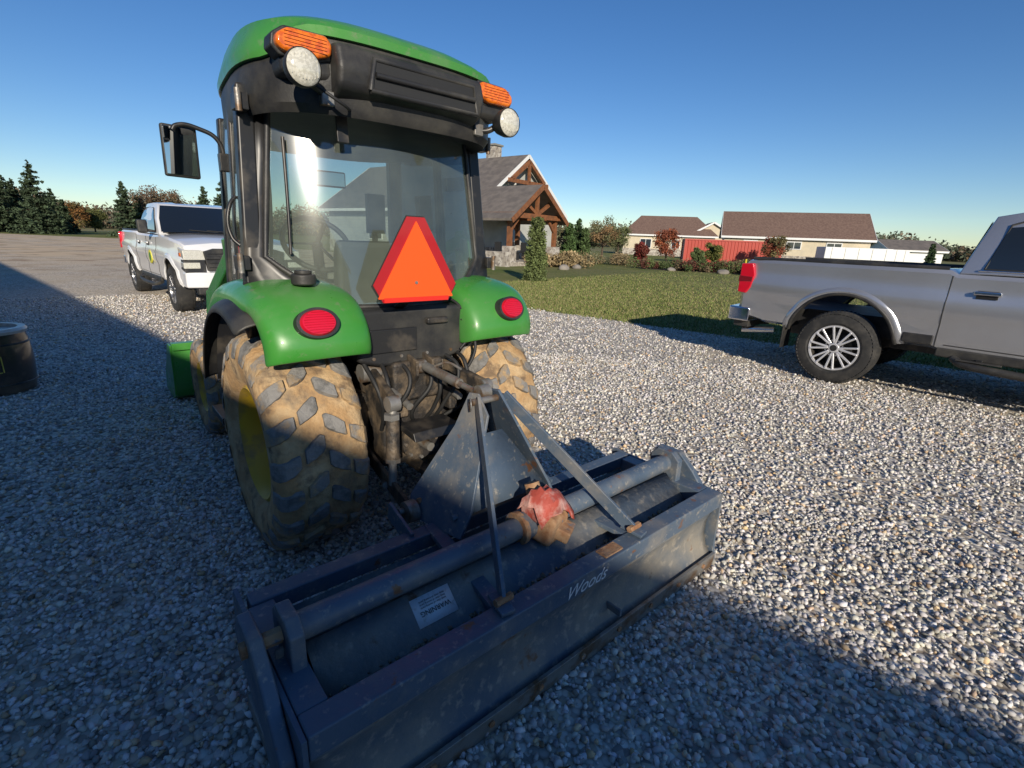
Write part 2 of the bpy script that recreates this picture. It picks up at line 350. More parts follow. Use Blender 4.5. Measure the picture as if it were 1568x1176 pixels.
lugtyre('front_wheel_left', -.52, 1.72, .36, .24, -1, 17); lugtyre('front_wheel_right', .52, 1.72, .36, .24, 1, 17)
cyl('rear_axle', (-.5, 0, .525), (.5, 0, .525), .10, GREASE, T); cyl('front_axle', (-.5, 1.72, .38), (.5, 1.72, .38), .06, GREASE, T)

def fender(s, nm):
    spine = [(.55, 1.16), (.40, 1.265), (.10, 1.295), (-.12, 1.295), (-.28, 1.262), (-.385, 1.198), (-.445, 1.115), (-.462, 1.05), (-.452, 1.005)]
    xs = [.268, .276, .312, .45, .58, .675, .710, .716]
    dz = [-.17, -.055, -.016, .0, -.008, -.028, -.07, -.13]
    secs = []
    for j, (y, z) in enumerate(spine):
        sec = []
        for x_, d in zip(xs, dz):
            back = max(0, (-.1 - y) / .36)
            xx = x_ + (0.0 if x_ < .4 else -.03 * back)
            if x_ < .34: xx = x_ - .012 * back
            sec.append((s * xx, y - d * .8 * back, z + d * (1 - .75 * back)))
        secs.append(sec)
    loft('fender_' + nm, secs, GREEN, T, closed=False, caps=False, solid=.012, sub=2)
    fs2 = []
    for k in range(12):
        a = rad(15 + k * 9.3)
        row = [(s * x_, .64 * k2 * math.cos(a) , .545 + .64 * k2 * math.sin(a)) for x_, k2 in ((.62, 1.045), (.70, 1.04), (.755, 1.0), (.765, .94))]
        fs2.append(row)
    loft('fender_flare_' + nm, fs2, BLACKP, T, closed=False, caps=False, solid=.012, sub=1)
    fw = []
    for k in range(11):
        a = rad(15 + k * 9.5); fw.append([(s * .29, .62 * math.cos(a), .545 + .62 * math.sin(a)), (s * .70, .62 * math.cos(a), .545 + .62 * math.sin(a))])
    loft('wheel_well_' + nm, fw, BLACKM, T, closed=False, caps=False, solid=.01)
    n = Vector((s * .04, -.93, .36)).normalized(); c = Vector((s * .50, -.435, 1.148))
    d, sx, uz = frame_of(n)
    def disc(name, r1, r2, z0, z1, mat, sc=1.35):
        vs = []; seg = 36
        for zz, rr in ((z0, r1), ((z0 + z1) / 2, r1 * .98), (z1, r2), (z1 + .003, r2 * .5)):
            for i in range(seg):
                a = 2 * math.pi * i / seg; vs.append(c + d * zz + sx * math.cos(a) * rr * sc + uz * math.sin(a) * rr)
        f_ = [(j * seg + i, j * seg + (i + 1) % seg, (j + 1) * seg + (i + 1) % seg, (j + 1) * seg + i) for j in range(3) for i in range(seg)] + [tuple(range(3 * seg, 4 * seg))]
        mk(name, vs, f_, mat, T)
    disc('tail_lamp_bezel_' + nm, .066, .062, -.05, .018, BLACKP); disc('tail_lamp_' + nm, .056, .047, .0, .030, REDL)
    for i in range(-4, 5):
        zz = i * .010; wv = math.sqrt(max(0, .045**2 - zz**2)) * 1.3
        a = c + d * .0335 + uz * zz; bar('tail_lamp_rib_%s_%d' % (nm, i), a - sx * wv, a + sx * wv, .003, .003, REDL, T)
fender(-1, 'left'); fender(1, 'right')

def wy(z): return -.005 + .125 * (z - 1.6)
def wcurve(x): return -.195 * (1 - (abs(x) / .57) ** 2)
def gx(zz): return np.interp(zz, [1.17, 1.38, 2.01], [.30, .565, .49])
def glass_rear():
    zs = [1.175, 1.22, 1.28, 1.34, 1.385, 1.5, 1.65, 1.8, 1.95, 2.005]; nx = 36; secs = []
    for z in zs:
        g = gx(z) + .008; secs.append([(g * (2 * i / nx - 1), wy(z) + wcurve(g * (2 * i / nx - 1)), z) for i in range(nx + 1)])
    loft('rear_window', secs, GLASS, T, closed=False, caps=False)
    L = [(-gx(z), wy(z) + wcurve(gx(z)) - .006, z) for z in zs]; Rr = [(gx(z), wy(z) + wcurve(gx(z)) - .006, z) for z in zs]
    top = [(x, wy(2.01) + wcurve(x) - .006, 2.01) for x in np.linspace(-.49, .49, 13)]; bot = [(x, wy(1.17) + wcurve(x) - .006, 1.172) for x in np.linspace(-.3, .3, 9)]
    for k, p in enumerate((L, Rr, top, bot)): pipe('window_seal_%d' % k, [tuple(map(float, q)) for q in p], .013, BLACKP, T, smooth=False)
glass_rear()
def sx_(y): return .645 - .125 * max(0, y) / .85
for s in (-1, 1):
    z_ = [1.10, 1.17, 1.24, 1.31, 1.385, 1.6, 1.8, 2.06]
    secs = []
    for z in z_:
        g = float(gx(max(z, 1.17))); o = float(np.interp(z, [1.1, 1.4, 2.06], [.645, .64, .575])); row = []
        for t in (0, .33, .66, 1):
            x = g + (o - g) * t; row.append((s * x, wy(z) + (wcurve(x) if x < .57 else 0) , z))
        secs.append(row)
    loft('rear_corner_panel_%s' % ('l' if s < 0 else 'r'), secs, BLACKM, T, closed=False, caps=False, solid=.014)
    pn = 'l' if s < 0 else 'r'
    bar('rear_post_' + pn, (s * .625, -.02, 1.15), (s * .565, .05, 2.06), .07, .07, BLACKM, T, up=(0, 1, 0), bevel=.012)
    bar('mid_post_' + pn, (s * .595, .36, 1.1), (s * .545, .36, 2.05), .03, .05, BLACKM, T, up=(0, 1, 0), bevel=.01)
    bar('front_post_' + pn, (s * .53, .88, .8), (s * .485, .80, 2.05), .06, .06, BLACKM, T, up=(0, 1, 0), bevel=.012)
    mk('side_window_' + pn, [(s * .64, .0, 1.26), (s * .54, .86, .95), (s * .50, .80, 2.02), (s * .578, .06, 2.02)], [(0, 1, 2), (0, 2, 3)], GLASS, T, ang=80)
    mk('lower_door_' + pn, [(s * sx_(y), y, z) for y, z in [(-.05, 1.28), (-.05, 1.1), (.3, .7), (.85, .6), (.87, .95), (.4, 1.14)]], [tuple(range(6))], BLACKM, T, solid=.04)
    for zz in (1.36, 1.98):
        box('door_hinge_%s_%d' % (pn, zz * 100), (s * (.655 if zz < 1.5 else .60), -.03, zz), (.05, .07, .06), BLACKM, T)
        cyl('hinge_pin_%s_%d' % (pn, zz * 100), (s * (.67 if zz < 1.5 else .615), -.07, zz - .04), (s * (.67 if zz < 1.5 else .615), -.07, zz + .04), .012, STEEL, T)
    pipe('door_handle_' + pn, [(s * .60, .20, 1.42), (s * .63, .22, 1.46), (s * .62, .24, 1.60), (s * .59, .25, 1.64)], .009, BLACKM, T)
mk('windshield', [(-.51, .87, 1.0), (.51, .87, 1.0), (.47, .80, 2.0), (-.47, .80, 2.0)], [(0, 1, 2, 3)], GLASS, T)
box2('cab_header_rear', (-.56, -.06, 2.01), (.56, .09, 2.07), BLACKM, T); box2('cab_floor', (-.5, .1, .55), (.5, .85, .62), BLACKM, T)
box2('cab_firewall', (-.5, .84, .6), (.5, .89, 1.0), BLACKM, T); box2('headliner', (-.5, 0, 2.0), (.5, .8, 2.03), TAN, T)
prism('seat_back', [(.16, 1.10), (.27, 1.06), (.23, 1.40), (.19, 1.47), (.14, 1.45)], 'yz', -.17, .17, SEAT, T, bevel=.04)
box2('seat_cushion', (-.21, .16, .96), (.21, .55, 1.08), SEAT, T, bevel=.04)
for s in (-1, 1):
    box2('seat_armrest_%d' % s, (s * .21, .22, 1.22), (s * .27, .46, 1.26), SEAT, T, bevel=.02)
    prism('side_console_%d' % s, [(.0, .8), (.0, 1.18), (.1, 1.22), (.55, 1.14), (.65, .8)], 'yz', s * .33, s * .53, TAN, T, bevel=.03)
prism('dash', [(.62, .65), (.60, 1.15), (.66, 1.27), (.82, 1.2), (.83, .65)], 'yz', -.2, .2, TAN, T, bevel=.03)
def torus(name, c, n, R_, r_, mat, parent, seg=40):
    d, s, u = frame_of(n); pts_ = [Vector(c) + (s * math.cos(2 * math.pi * i / seg) + u * math.sin(2 * math.pi * i / seg)) * R_ for i in range(seg + 1)]
    return pipe(name, [tuple(p) for p in pts_], r_, mat, parent, smooth=False)
SW = Vector((-.12, .57, 1.43))
torus('steering_wheel', SW, (0, -.75, .65), .185, .015, BLACKP, T)
cyl('steering_column', SW, (-.06, .70, 1.16), .03, BLACKP, T)
for a in (0, 2.1, 4.2):
    d, s_, u_ = frame_of((0, -.75, .65)); bar('wheel_spoke_%d' % (a * 10), SW, SW + (s_ * math.cos(a) + u_ * math.sin(a)) * .18, .03, .01, BLACKP, T)
pipe('wiper_arm', [(-.46, wy(1.87) + wcurve(.46) - .03, 1.87), (-.47, wy(1.6) + wcurve(.47) - .03, 1.6), (-.48, wy(1.42) + wcurve(.48) - .03, 1.40)], .007, BLACKM, T)
pipe('grab_rail', [(-.48, .10, 1.86), (-.49, .11, 1.5), (-.51, .12, 1.3)], .01, BLACKM, T)
box('inside_mirror', (.03, .72, 1.80), (.2, .03, .09), BLACKP, T, bevel=.012); box('inside_mirror_glass', (.03, .703, 1.80), (.18, .004, .075), MIRR, T, bevel=.001)
box('monitor', (.33, .74, 1.62), (.12, .04, .24), BLACKP, T); box('monitor_bracket', (.33, .76, 1.40), (.03, .03, .3), BLACKP, T)
pipe('joystick', [(.40, .4, 1.2), (.38, .4, 1.32), (.36, .38, 1.40)], .014, BLACKP, T); cyl('joystick_grip', (.36, .38, 1.38), (.355, .37, 1.46), .022, BLACKP, T)
for k in range(3): pipe('lever_%d' % k, [(.42 + .03 * k, .25, 1.2), (.42 + .03 * k, .23, 1.31)], .006, STEEL, T); cyl('lever_knob_%d' % k, (.42 + .03 * k, .23, 1.30), (.42 + .03 * k, .228, 1.34), .014, pmat('knob_%d' % k, ((.5, .05, .02), (.5, .4, .02), (.02, .02, .02))[k], .4), T)
cyl('wiper_motor', (-.08, -.10, 2.03), (-.08, -.23, 2.03), .04, BLACKP, T)
bar('wiper_blade', (-.26, -.20, 1.97), (-.26, -.21, 1.86), .05, .012, BLACKM, T)
def ring(sc, zf, cx=0, cy=.30, hx=.63, hy=.65, n=3.2, seg=72):
    out = []
    for i in range(seg):
        a = 2 * math.pi * i / seg; c, s = math.cos(a), math.sin(a)
        x = hx * sc * math.copysign(abs(c) ** (2 / n), c); y = hy * sc * math.copysign(abs(s) ** (2 / n), s)
        tp = 1 - .19 * (y + hy) / (2 * hy)
        out.append((cx + x * tp, cy + y, zf(x / (hx * sc), y / (hy * sc)) if callable(zf) else zf))
    return out
def zg(x, y):
    r = max(0, min(1, (-y - .72) / .22)); r = r * r * (3 - 2 * r); return 2.125 + .080 * r
loft('roof_liner', [ring(.86, 1.975), ring(.965, 1.94), ring(.995, 1.97), ring(1.0, lambda x, y: zg(x, y) - .03), ring(.985, zg), ring(.8, 2.2)], BLACKP, T)
loft('roof_cap', [ring(.985, lambda x, y: zg(x, y) - .004), ring(1.012, lambda x, y: zg(x, y) - .004), ring(1.018, lambda x, y: zg(x, y) + .025), ring(1.0, lambda x, y: zg(x, y) * .5 + 1.12), ring(.95, 2.258), ring(.84, 2.295), ring(.6, 2.325), ring(.3, 2.34), ring(.02, 2.343)], GREEN, T, ang=50)
for s in (-1, 1): loft('roof_ridge_%d' % s, [[(s * .38, -.275, 2.23), (s * .47, -.25, 2.21), (s * .45, -.18, 2.272), (s * .39, -.18, 2.28)], [(s * .33, .8, 2.24), (s * .40, .8, 2.23), (s * .38, .75, 2.30), (s * .34, .75, 2.31)]], GREEN, T, bevel=.02)
prism('roof_vent_housing', [(-.20, 1.97), (-.30, 1.985), (-.385, 2.03), (-.40, 2.10), (-.375, 2.18), (-.20, 2.20)], 'yz', -.34, .34, BLACKP, T, bevel=.022)
box2('vent_recess', (-.21, -.406, 2.035), (.28, -.396, 2.135), DECB, T, bevel=.004)
pipe('vent_louvre', [(-.2, -.412, 2.085), (.27, -.412, 2.085)], .011, BLACKP, T)
pipe('vent_frame', [(-.22, -.405, 2.03), (-.20, -.403, 2.14), (.27, -.403, 2.14), (.29, -.405, 2.03), (-.22, -.405, 2.03)], .011, BLACKP, T, smooth=False)
box('roof_corner_l', (-.42, -.25, 2.12), (.2, .14, .15), BLACKP, T, bevel=.03); box('roof_corner_r', (.42, -.25, 2.12), (.2, .14, .15), BLACKP, T, bevel=.03)
for s, nm in ((-1, 'left'), (1, 'right')):
    prism('amber_lamp_' + nm, [(s * .345, 2.125), (s * .34, 2.165), (s * .36, 2.192), (s * .50, 2.188), (s * .54, 2.16), (s * .545, 2.13), (s * .52, 2.108), (s * .40, 2.108)], 'xz', -.355, -.25, AMB, T, bevel=.016, seg=3)
    prism('amber_bezel_' + nm, [(s * .335, 2.115), (s * .33, 2.17), (s * .355, 2.202), (s * .505, 2.198), (s * .55, 2.165), (s * .556, 2.125), (s * .525, 2.098), (s * .40, 2.098)], 'xz', -.325, -.24, BLACKP, T, bevel=.008)
    for k in range(5): box('amber_rib_%s_%d' % (nm, k), (s * .44, -.357, 2.128 + k * .011), (.15, .003, .002), AMB, T, bevel=.0006)
    wx = s * .45 if s > 0 else -.485; wz = 2.02 if s > 0 else 2.045
    lathe('work_lamp_' + nm, [(.07, .02), (.06, .045), (.02, .060), (-.01, .063), (-.018, .060)], (wx, -.43, wz), BLACKP, T, seg=32, axis='y')
    lathe('work_lamp_lens_' + nm, [(-.014, .059), (-.022, .052), (-.03, .03), (-.032, .001)], (wx, -.43, wz), LENS, T, seg=32, axis='y')
    for k in range(-4, 5): bar('lens_rib_%s_%d' % (nm, k), (wx + k * .011, -.452 - .008 * (1 - abs(k) / 5), wz - .04 * (1 - (k / 5.5)**2)**.5), (wx + k * .011, -.452 - .008 * (1 - abs(k) / 5), wz + .04 * (1 - (k / 5.5)**2)**.5), .002, .003, LENS, T, bevel=0)
    pipe('work_lamp_bracket_' + nm, [(wx, -.36, wz), (s * .40, -.33, wz - .03), (s * .34, -.28, 2.0)], .014, BLACKM, T)
    box('lamp_knuckle_' + nm, (s * .36, -.30, 1.99), (.05, .06, .05), STEEL, T)
pipe('lamp_cable', [(-.42, -.36, 2.02), (-.33, -.38, 1.97), (-.25, -.30, 1.97), (-.15, -.25, 2.0)], .006, DECB, T)
pipe('mirror_arm', [(-.565, .48, 1.80), (-.59, .48, 1.90), (-.65, .49, 1.935), (-.75, .50, 1.94), (-.765, .50, 1.92)], .010, BLACKM, T)
box('mirror_mount', (-.57, .47, 1.80), (.05, .05, .08), BLACKM, T)
box('mirror_shell', (-.740, .53, 1.832), (.145, .03, .225), BLACKP, T, rot=(0, 0.02, .1), bevel=.02)
box('mirror_glass', (-.742, .512, 1.832), (.127, .004, .205), MIRR, T, rot=(0, 0.02, .1), bevel=.001)
pipe('mirror_arm_right', [(.57, .50, 1.84), (.65, .52, 1.92), (.74, .52, 1.94)], .010, BLACKM, T)
box('mirror_shell_right', (.75, .54, 1.83), (.15, .03, .22), BLACKP, T, bevel=.02)
def tri(sz, cut, z0, cx):
    h = sz * .866; p = [(-sz / 2, 0), (sz / 2, 0), (0, h)]; out = []
    for i in range(3):
        a = Vector(p[i]); b = Vector(p[(i + 1) % 3]); c = Vector(p[i - 1])
        out.append(a + (c - a).normalized() * cut); out.append(a + (b - a).normalized() * cut)
    return [(v.x + cx, v.y + z0) for v in out]
prism('smv_border', tri(.495, .085, 1.218, -.065), 'xz', -.462, -.458, SMVR, T, bevel=0)
prism('smv_center', tri(.375, .004, 1.234, -.065), 'xz', -.4655, -.4625, ORANGE, T, bevel=0)
prism('smv_plate', tri(.505, .085, 1.214, -.065), 'xz', -.457, -.452, DECB, T, bevel=0)
box('smv_reflector', (-.065, -.4675, 1.228), (.32, .002, .020), pmat('smv_tape', (.75, .03, .02), .25), T, bevel=.0005)
cyl('smv_bolt', (-.07, -.470, 1.30), (-.07, -.463, 1.30), .007, STEEL, T); bar('smv_bracket', (-.07, -.45, 1.25), (-.07, -.2, 1.12), .05, .01, BLACKM, T)
prism('rear_panel', [(-.31, 1.17), (.31, 1.17), (.29, .93), (.18, .90), (-.18, .90), (-.29, .93)], 'xz', -.33, -.12, BLACKP, T, bevel=.02)
box2('panel_handle', (.05, -.36, 1.09), (.17, -.33, 1.12), BLACKM, T, bevel=.01)
box2('panel_recess', (-.24, -.345, .97), (.0, -.33, 1.08), BLACKM, T, bevel=.006)
for k in range(4): cyl('panel_screw_%d' % k, (-.22 + .14 * k, -.335, .945), (-.22 + .14 * k, -.328, .945), .008, STEEL, T, seg=8)
box2('transmission', (-.17, -.30, .36), (.17, .8, .88), GREASE, T, bevel=.03)
box2('hydraulic_cover', (-.14, -.36, .72), (.14, -.2, .92), GREASE, T, bevel=.02)
cyl('pto_housing', (0, -.30, .50), (0, -.36, .50), .10, GREASE, T); cyl('pto_shaft', (0, -.36, .50), (0, -.46, .50), .022, STEEL, T, seg=12)
prism('pto_shield', [(-.36, .62), (-.52, .62), (-.54, .58), (-.36, .60)], 'yz', -.13, .13, BLACKM, T)
for k in range(8):
    a = k * math.pi / 4; cyl('housing_bolt_%d' % k, (.085 * math.cos(a), -.375, .50 + .085 * math.sin(a)), (.085 * math.cos(a), -.355, .50 + .085 * math.sin(a)), .009, STEEL, T, seg=6)
box2('drawbar', (-.03, -.62, .34), (.03, .2, .37), GREASE, T)
for s in (-1, 1):
    box('axle_casting_%d' % s, (s * .24, 0, .56), (.16, .3, .34), GREASE, T, bevel=.04)
    bar('lift_arm_%d' % s, (s * .19, -.22, .86), (s * .245, -.56, .80), .035, .07, GREASE, T, bevel=.01)
    cyl('lift_arm_pivot_%d' % s, (s * .13, -.24, .86), (s * .25, -.24, .86), .045, STEEL, T)
    cyl('lift_rod_%d' % s, (s * .25, -.56, .80), (s * .28, -.60, .44), .018, STEEL, T, seg=12)
    cyl('lift_rod_sleeve_%d' % s, (s * .256, -.568, .74), (s * .27, -.59, .56), .030, GREASE, T, seg=12)
    for q in (.75, .55): cyl('lift_rod_nut_%d_%d' % (s, q * 100), (s * .262, -.575, q - .012), (s * .262, -.575, q + .012), .036, STEEL, T, seg=6)
    cyl('lift_rod_eye_%d' % s, (s * .225, -.56, .80), (s * .275, -.56, .80), .035, STEEL, T, seg=16)
    bar('lower_link_%d' % s, (s * .21, -.12, .44), (s * .31, -.80, .42), .02, .07, GREASE, T, bevel=.006)
    cyl('lower_link_ball_%d' % s, (s * .29, -.81, .42), (s * .335, -.81, .42), .045, STEEL, T)
    cyl('stabiliser_%d' % s, (s * .17, -.2, .36), (s * .29, -.55, .42), .014, STEEL, T, seg=10)
cyl('top_link_body', (.0, -.42, .90), (.0, -.70, .885), .023, STEEL, T, seg=14); cyl('top_link_rod', (.0, -.36, .903), (.0, -.88, .875), .014, STEEL, T, seg=12)
pipe('top_link_handle', [(0, -.5, .92), (.03, -.56, .945), (.05, -.64, .93)], .006, STEEL, T)
for yy in (-.37, -.87): cyl('top_link_eye_%d' % (-yy * 100), (-.025, yy, .89), (.025, yy, .89), .032, STEEL, T)
prism('top_link_bracket', [(-.28, .96), (-.42, .93), (-.42, .86), (-.30, .70)], 'yz', -.05, -.035, GREASE, T); prism('top_link_bracket_r', [(-.28, .96), (-.42, .93), (-.42, .86), (-.30, .70)], 'yz', .035, .05, GREASE, T)
for k, (a, b) in enumerate([((-.20, -.34, .86), (-.14, -.34, .66)), ((-.14, -.36, .80), (-.08, -.38, .62)), ((.14, -.36, .80), (.20, -.34, .60))]):
    box('remote_valve_%d' % k, ((a[0] + b[0]) / 2, -.37, (a[2] + b[2]) / 2), (.05, .07, .10), GREASE, T, bevel=.01); cyl('coupler_%d' % k, ((a[0] + b[0]) / 2, -.40, a[2] - .06), ((a[0] + b[0]) / 2, -.46, a[2] - .07), .018, STEEL, T, seg=12)
for k in range(7):
    x = -.26 + .085 * k; pipe('hose_%d' % k, [(x, -.30, .93), (x + rnd.uniform(-.05, .05), -.42, .84 + rnd.uniform(-.05, .05)), (x + rnd.uniform(-.06, .06), -.38, .68), (x * .7, -.3, .58)], .010, DECB, T)
pipe('wiring', [(.26, -.34, 1.1), (.30, -.40, 1.0), (.27, -.42, .9), (.20, -.38, .8)], .008, DECB, T)
pipe('wiring_loom', [(.22, -.20, 1.22), (.27, -.34, 1.14), (.29, -.37, 1.02), (.24, -.36, .95)], .007, DECB, T)
prism('hood', [(.90, .75), (.90, 1.16), (1.4, 1.14), (2.2, 1.05), (2.34, .95), (2.36, .6), (.95, .6)], 'yz', -.29, .29, GREEN, T, bevel=.06)
box2('front_frame', (-.2, .8, .45), (.2, 2.5, .62), BLACKM, T)
for s in (-1, 1):
    bar('loader_mast_%d' % s, (s * .42, 1.08, .6), (s * .46, 1.10, 1.44), .07, .13, GREEN, T, up=(0, 1, 0), bevel=.012)
    bar('loader_boom_%d' % s, (s * .44, 1.05, 1.38), (s * .42, 2.15, .95), .06, .11, GREEN, T, bevel=.012)
    bar('loader_boom_lower_%d' % s, (s * .42, 2.10, 1.00), (s * .42, 2.50, .25), .06, .11, GREEN, T, bevel=.012)
    cyl('loader_cylinder_%d' % s, (s * .42, 1.2, .75), (s * .42, 2.0, .88), .03, BLACKM, T)
bs = [(2.48, .54), (2.50, .30), (2.58, .08), (2.72, .02), (3.15, .02)]
loft('bucket_shell', [[(x, y, z) for y, z in bs] for x in (-.70, .70)], GREEN, T, closed=False, caps=False, solid=.014)
for s in (-1, 1): prism('bucket_side_%d' % s, [(2.48, .54), (2.50, .30), (2.58, .08), (2.72, .02), (3.15, .02), (3.05, .2), (2.6, .54)], 'yz', s * .70, s * .715, GREEN, T, bevel=.002)
box2('bucket_top_lip', (-.70, 2.45, .50), (.70, 2.53, .56), GREEN, T)
for k in range(3): box2('bucket_rib_%d' % k, (-.5 + k * .45, 2.42, .12), (-.44 + k * .45, 2.49, .5), GREEN, T)
cyl('filler_cap', (-.47, -.22, 1.28), (-.47, -.22, 1.325), .05, BLACKP, T, bevel=.008); cyl('filler_cap_top', (-.47, -.22, 1.325), (-.47, -.22, 1.34), .035, BLACKP, T, bevel=.004)
box2('step', (-.68, .75, .38), (-.50, 1.05, .42), BLACKM, T)

# ------------------------------------------------------------------ BOX BLADE
B = empty('box_blade', R2 * 1.176 + F2 * 1.22, YAW)
HB = .945
box2('rear_beam', (-HB, -.30, .325), (HB, -.225, .40), BLUE, B, bevel=.006)
box2('front_beam', (-HB + .01, .225, .345), (HB - .01, .29, .405), BLUE, B, bevel=.006)
for s in (-1, 1):
    box2('end_tube_%d' % s, (s * (HB - .075), -.224, .33), (s * HB, .224, .398), BLUE, B, bevel=.005)
    prism('end_plate_%d' % s, [(-.30, .395), (.34, .40), (.37, .25), (.33, .10), (.20, .015), (-.30, .015)], 'yz', s * (HB + .002), s * (HB + .016), BLUE, B, bevel=.002)
    box2('skid_%d' % s, (s * (HB + .016), -.28, .01), (s * (HB + .03), .25, .07), STEEL, B)
    prism('pivot_boss_%d' % s, [(-.10, .30), (-.10, .50), (-.06, .535), (.02, .535), (.055, .50), (.055, .30)], 'yz', s * (HB - .07), s * (HB - .03), BLUE, B, bevel=.006)
    cyl('pivot_bolt_%d' % s, (s * (HB - .03), -.025, .47), (s * (HB + .07), -.025, .47), .022, RUST, B, seg=6)
    bar('cross_member_%d' % s, (s * .33, -.225, .385), (s * .27, .28, .40), .055, .02, BLUE, B)
    box2('inner_rib_%d' % s, (s * .325, -.22, .12), (s * .335, .0, .37), BLUE, B, bevel=.002)
for s in (-1, 1): prism('end_arm_%d' % s, [(-.30, .02), (-.25, .30), (-.13, .44), (-.05, .51), (.07, .51), (.12, .44), (.08, .34), (-.10, .26), (-.18, .02)], 'yz', s * (HB + .018), s * (HB + .055), BLUE, B, bevel=.008)
cyl('cross_pipe', (-HB + .03, -.025, .47), (HB - .03, -.025, .47), .040, BLUE, B, seg=32)
MB = [(-.285, .322), (-.268, .29), (-.248, .24), (-.243, .17), (-.258, .11), (-.285, .07), (-.296, .05)]
loft('rear_moldboard', [[(x, y + .003 * math.sin(x * 5 + z * 9), z) for y, z in MB] for x in np.linspace(-HB + .003, HB - .003, 40)], BLUED, B, closed=False, caps=False, solid=.010, ang=60)
box('cutting_edge', (0, -.306, .048), (2 * HB, .014, .085), STEEL, B, rot=(.12, 0, 0), bevel=.002)
for k in range(9): cyl('edge_bolt_%d' % k, (-.84 + .21 * k, -.322, .06), (-.84 + .21 * k, -.308, .06), .011, RUST, B, seg=10)
box2('moldboard_hook', (.20, -.32, .12), (.212, -.25, .15), BLUE, B)
loft('inner_shelf', [[(x, -.045, .425), (x, -.10, .385), (x, -.16, .33), (x, -.223, .30)] for x in (-HB + .08, HB - .08)], BLUED, B, closed=False, caps=False, solid=.008)
loft('front_moldboard', [[(x, -.03, .43), (x, .0, .32), (x, .0, .18), (x, -.04, .03)] for x in (-HB + .01, HB - .01)], BLUED, B, closed=False, caps=False, solid=.010)
loft('dirt_tray', [[(x, .225, .34), (x, .15, .27), (x, .06, .25), (x, .01, .27)] for x in (-HB + .08, HB - .08)], BLUED, B, closed=False, caps=False, solid=.008)
nq = 1700; xs_ = nr.uniform(-.86, .86, nq); ys_ = np.where(nr.random(nq) < .6, nr.uniform(.02, .2, nq), nr.uniform(-.215, -.16, nq)); zz_ = np.where(ys_ > 0, .262 + abs(ys_ - .08) * .25, .306 + (ys_ + .22) * .55)
sc_ = nr.uniform(.002, .007, nq); cube = np.array([(a, b, c) for a in (-1, 1) for b in (-1, 1) for c in (-1, 1)], float)
Vc = (cube[None] * nr.uniform(.5, 1.2, (nq, 8, 1)) * sc_[:, None, None] + np.stack([xs_, ys_, zz_], 1)[:, None, :]); Fq = np.array([(0, 1, 3, 2), (4, 6, 7, 5), (0, 4, 5, 1), (2, 3, 7, 6), (0, 2, 6, 4), (1, 5, 7, 3)])
fastmesh('soil_clods', Vc.reshape(-1, 3), (Fq[None] + (np.arange(nq) * 8)[:, None, None]).reshape(-1, 4), SOIL, B)
box2('scarifier_bar', (-HB + .08, .10, .20), (HB - .08, .16, .25), BLUE, B)
for k in range(5): prism('shank_%d' % k, [(.09, .34), (.15, .34), (.15, .10), (.20, .03), (.17, .02), (.10, .08)], 'yz', -.7 + k * .35 - .012, -.7 + k * .35 + .012, STEEL, B)
for s in (-1, 1):
    mk('mast_plate_%d' % s, [(s * .27, .43, .37), (s * .25, .10, .42), (s * .20, .10, .52), (s * .055, .20, .84), (s * .05, .27, .91), (s * .05, .33, .90), (s * .10, .36, .76), (s * .26, .45, .46)], [tuple(range(8))], BLUE, B, solid=.012, bevel=.003)
    bar('mast_strap_%d' % s, (s * .065, .26, .89), (s * .33, -.24, .42), .05, .013, BLUE, B, up=(s * 1, .3, .0), bevel=.002)
    bar('strap_foot_%d' % s, (s * .33, -.20, .42), (s * .345, -.29, .41), .05, .014, BLUE, B)
    cyl('strap_bolt_%d' % s, (s * .30, -.25, .43), (s * .365, -.25, .43), .013, RUST, B, seg=6)
    cyl('hitch_pin_%d' % s, (s * .24, .41, .42), (s * .34, .41, .42), .014, STEEL, B, seg=14)
    bar('clevis_%d' % s, (s * .37, .25, .38), (s * .36, .45, .42), .014, .08, BLUE, B)
    for q in ((.22, .16, .48), (.24, .38, .46)): cyl('mast_bolt_%d_%d' % (s, q[1] * 100), (s * (q[0] - .03), q[1], q[2]), (s * (q[0] + .03), q[1], q[2]), .012, RUST, B, seg=6)
cyl('mast_pin', (-.08, .28, .875), (.08, .28, .875), .014, STEEL, B); pipe('lynch_ring', [(-.09, .28, .875), (-.10, .26, .90), (-.11, .24, .88), (-.10, .26, .85), (-.09, .28, .875)], .003, STEEL, B)
mk('mast_gusset', [(.045, .24, .75), (.20, .12, .50), (-.20, .12, .50), (-.045, .24, .75)], [(0, 1, 2, 3)], BLUE, B, solid=.01)
box('swivel_block', (.03, -.05, .47), (.13, .14, .12), RUST, B, rot=(.2, .1, .3), bevel=.02)
cyl('swivel_collar', (-.08, -.025, .47), (.12, -.025, .47), .054, BLUE, B); cyl('swivel_collar_ring', (-.09, -.025, .47), (-.07, -.025, .47), .062, RUST, B)
cyl('swivel_neck', (.03, -.02, .50), (.03, .03, .60), .03, RUST, B)
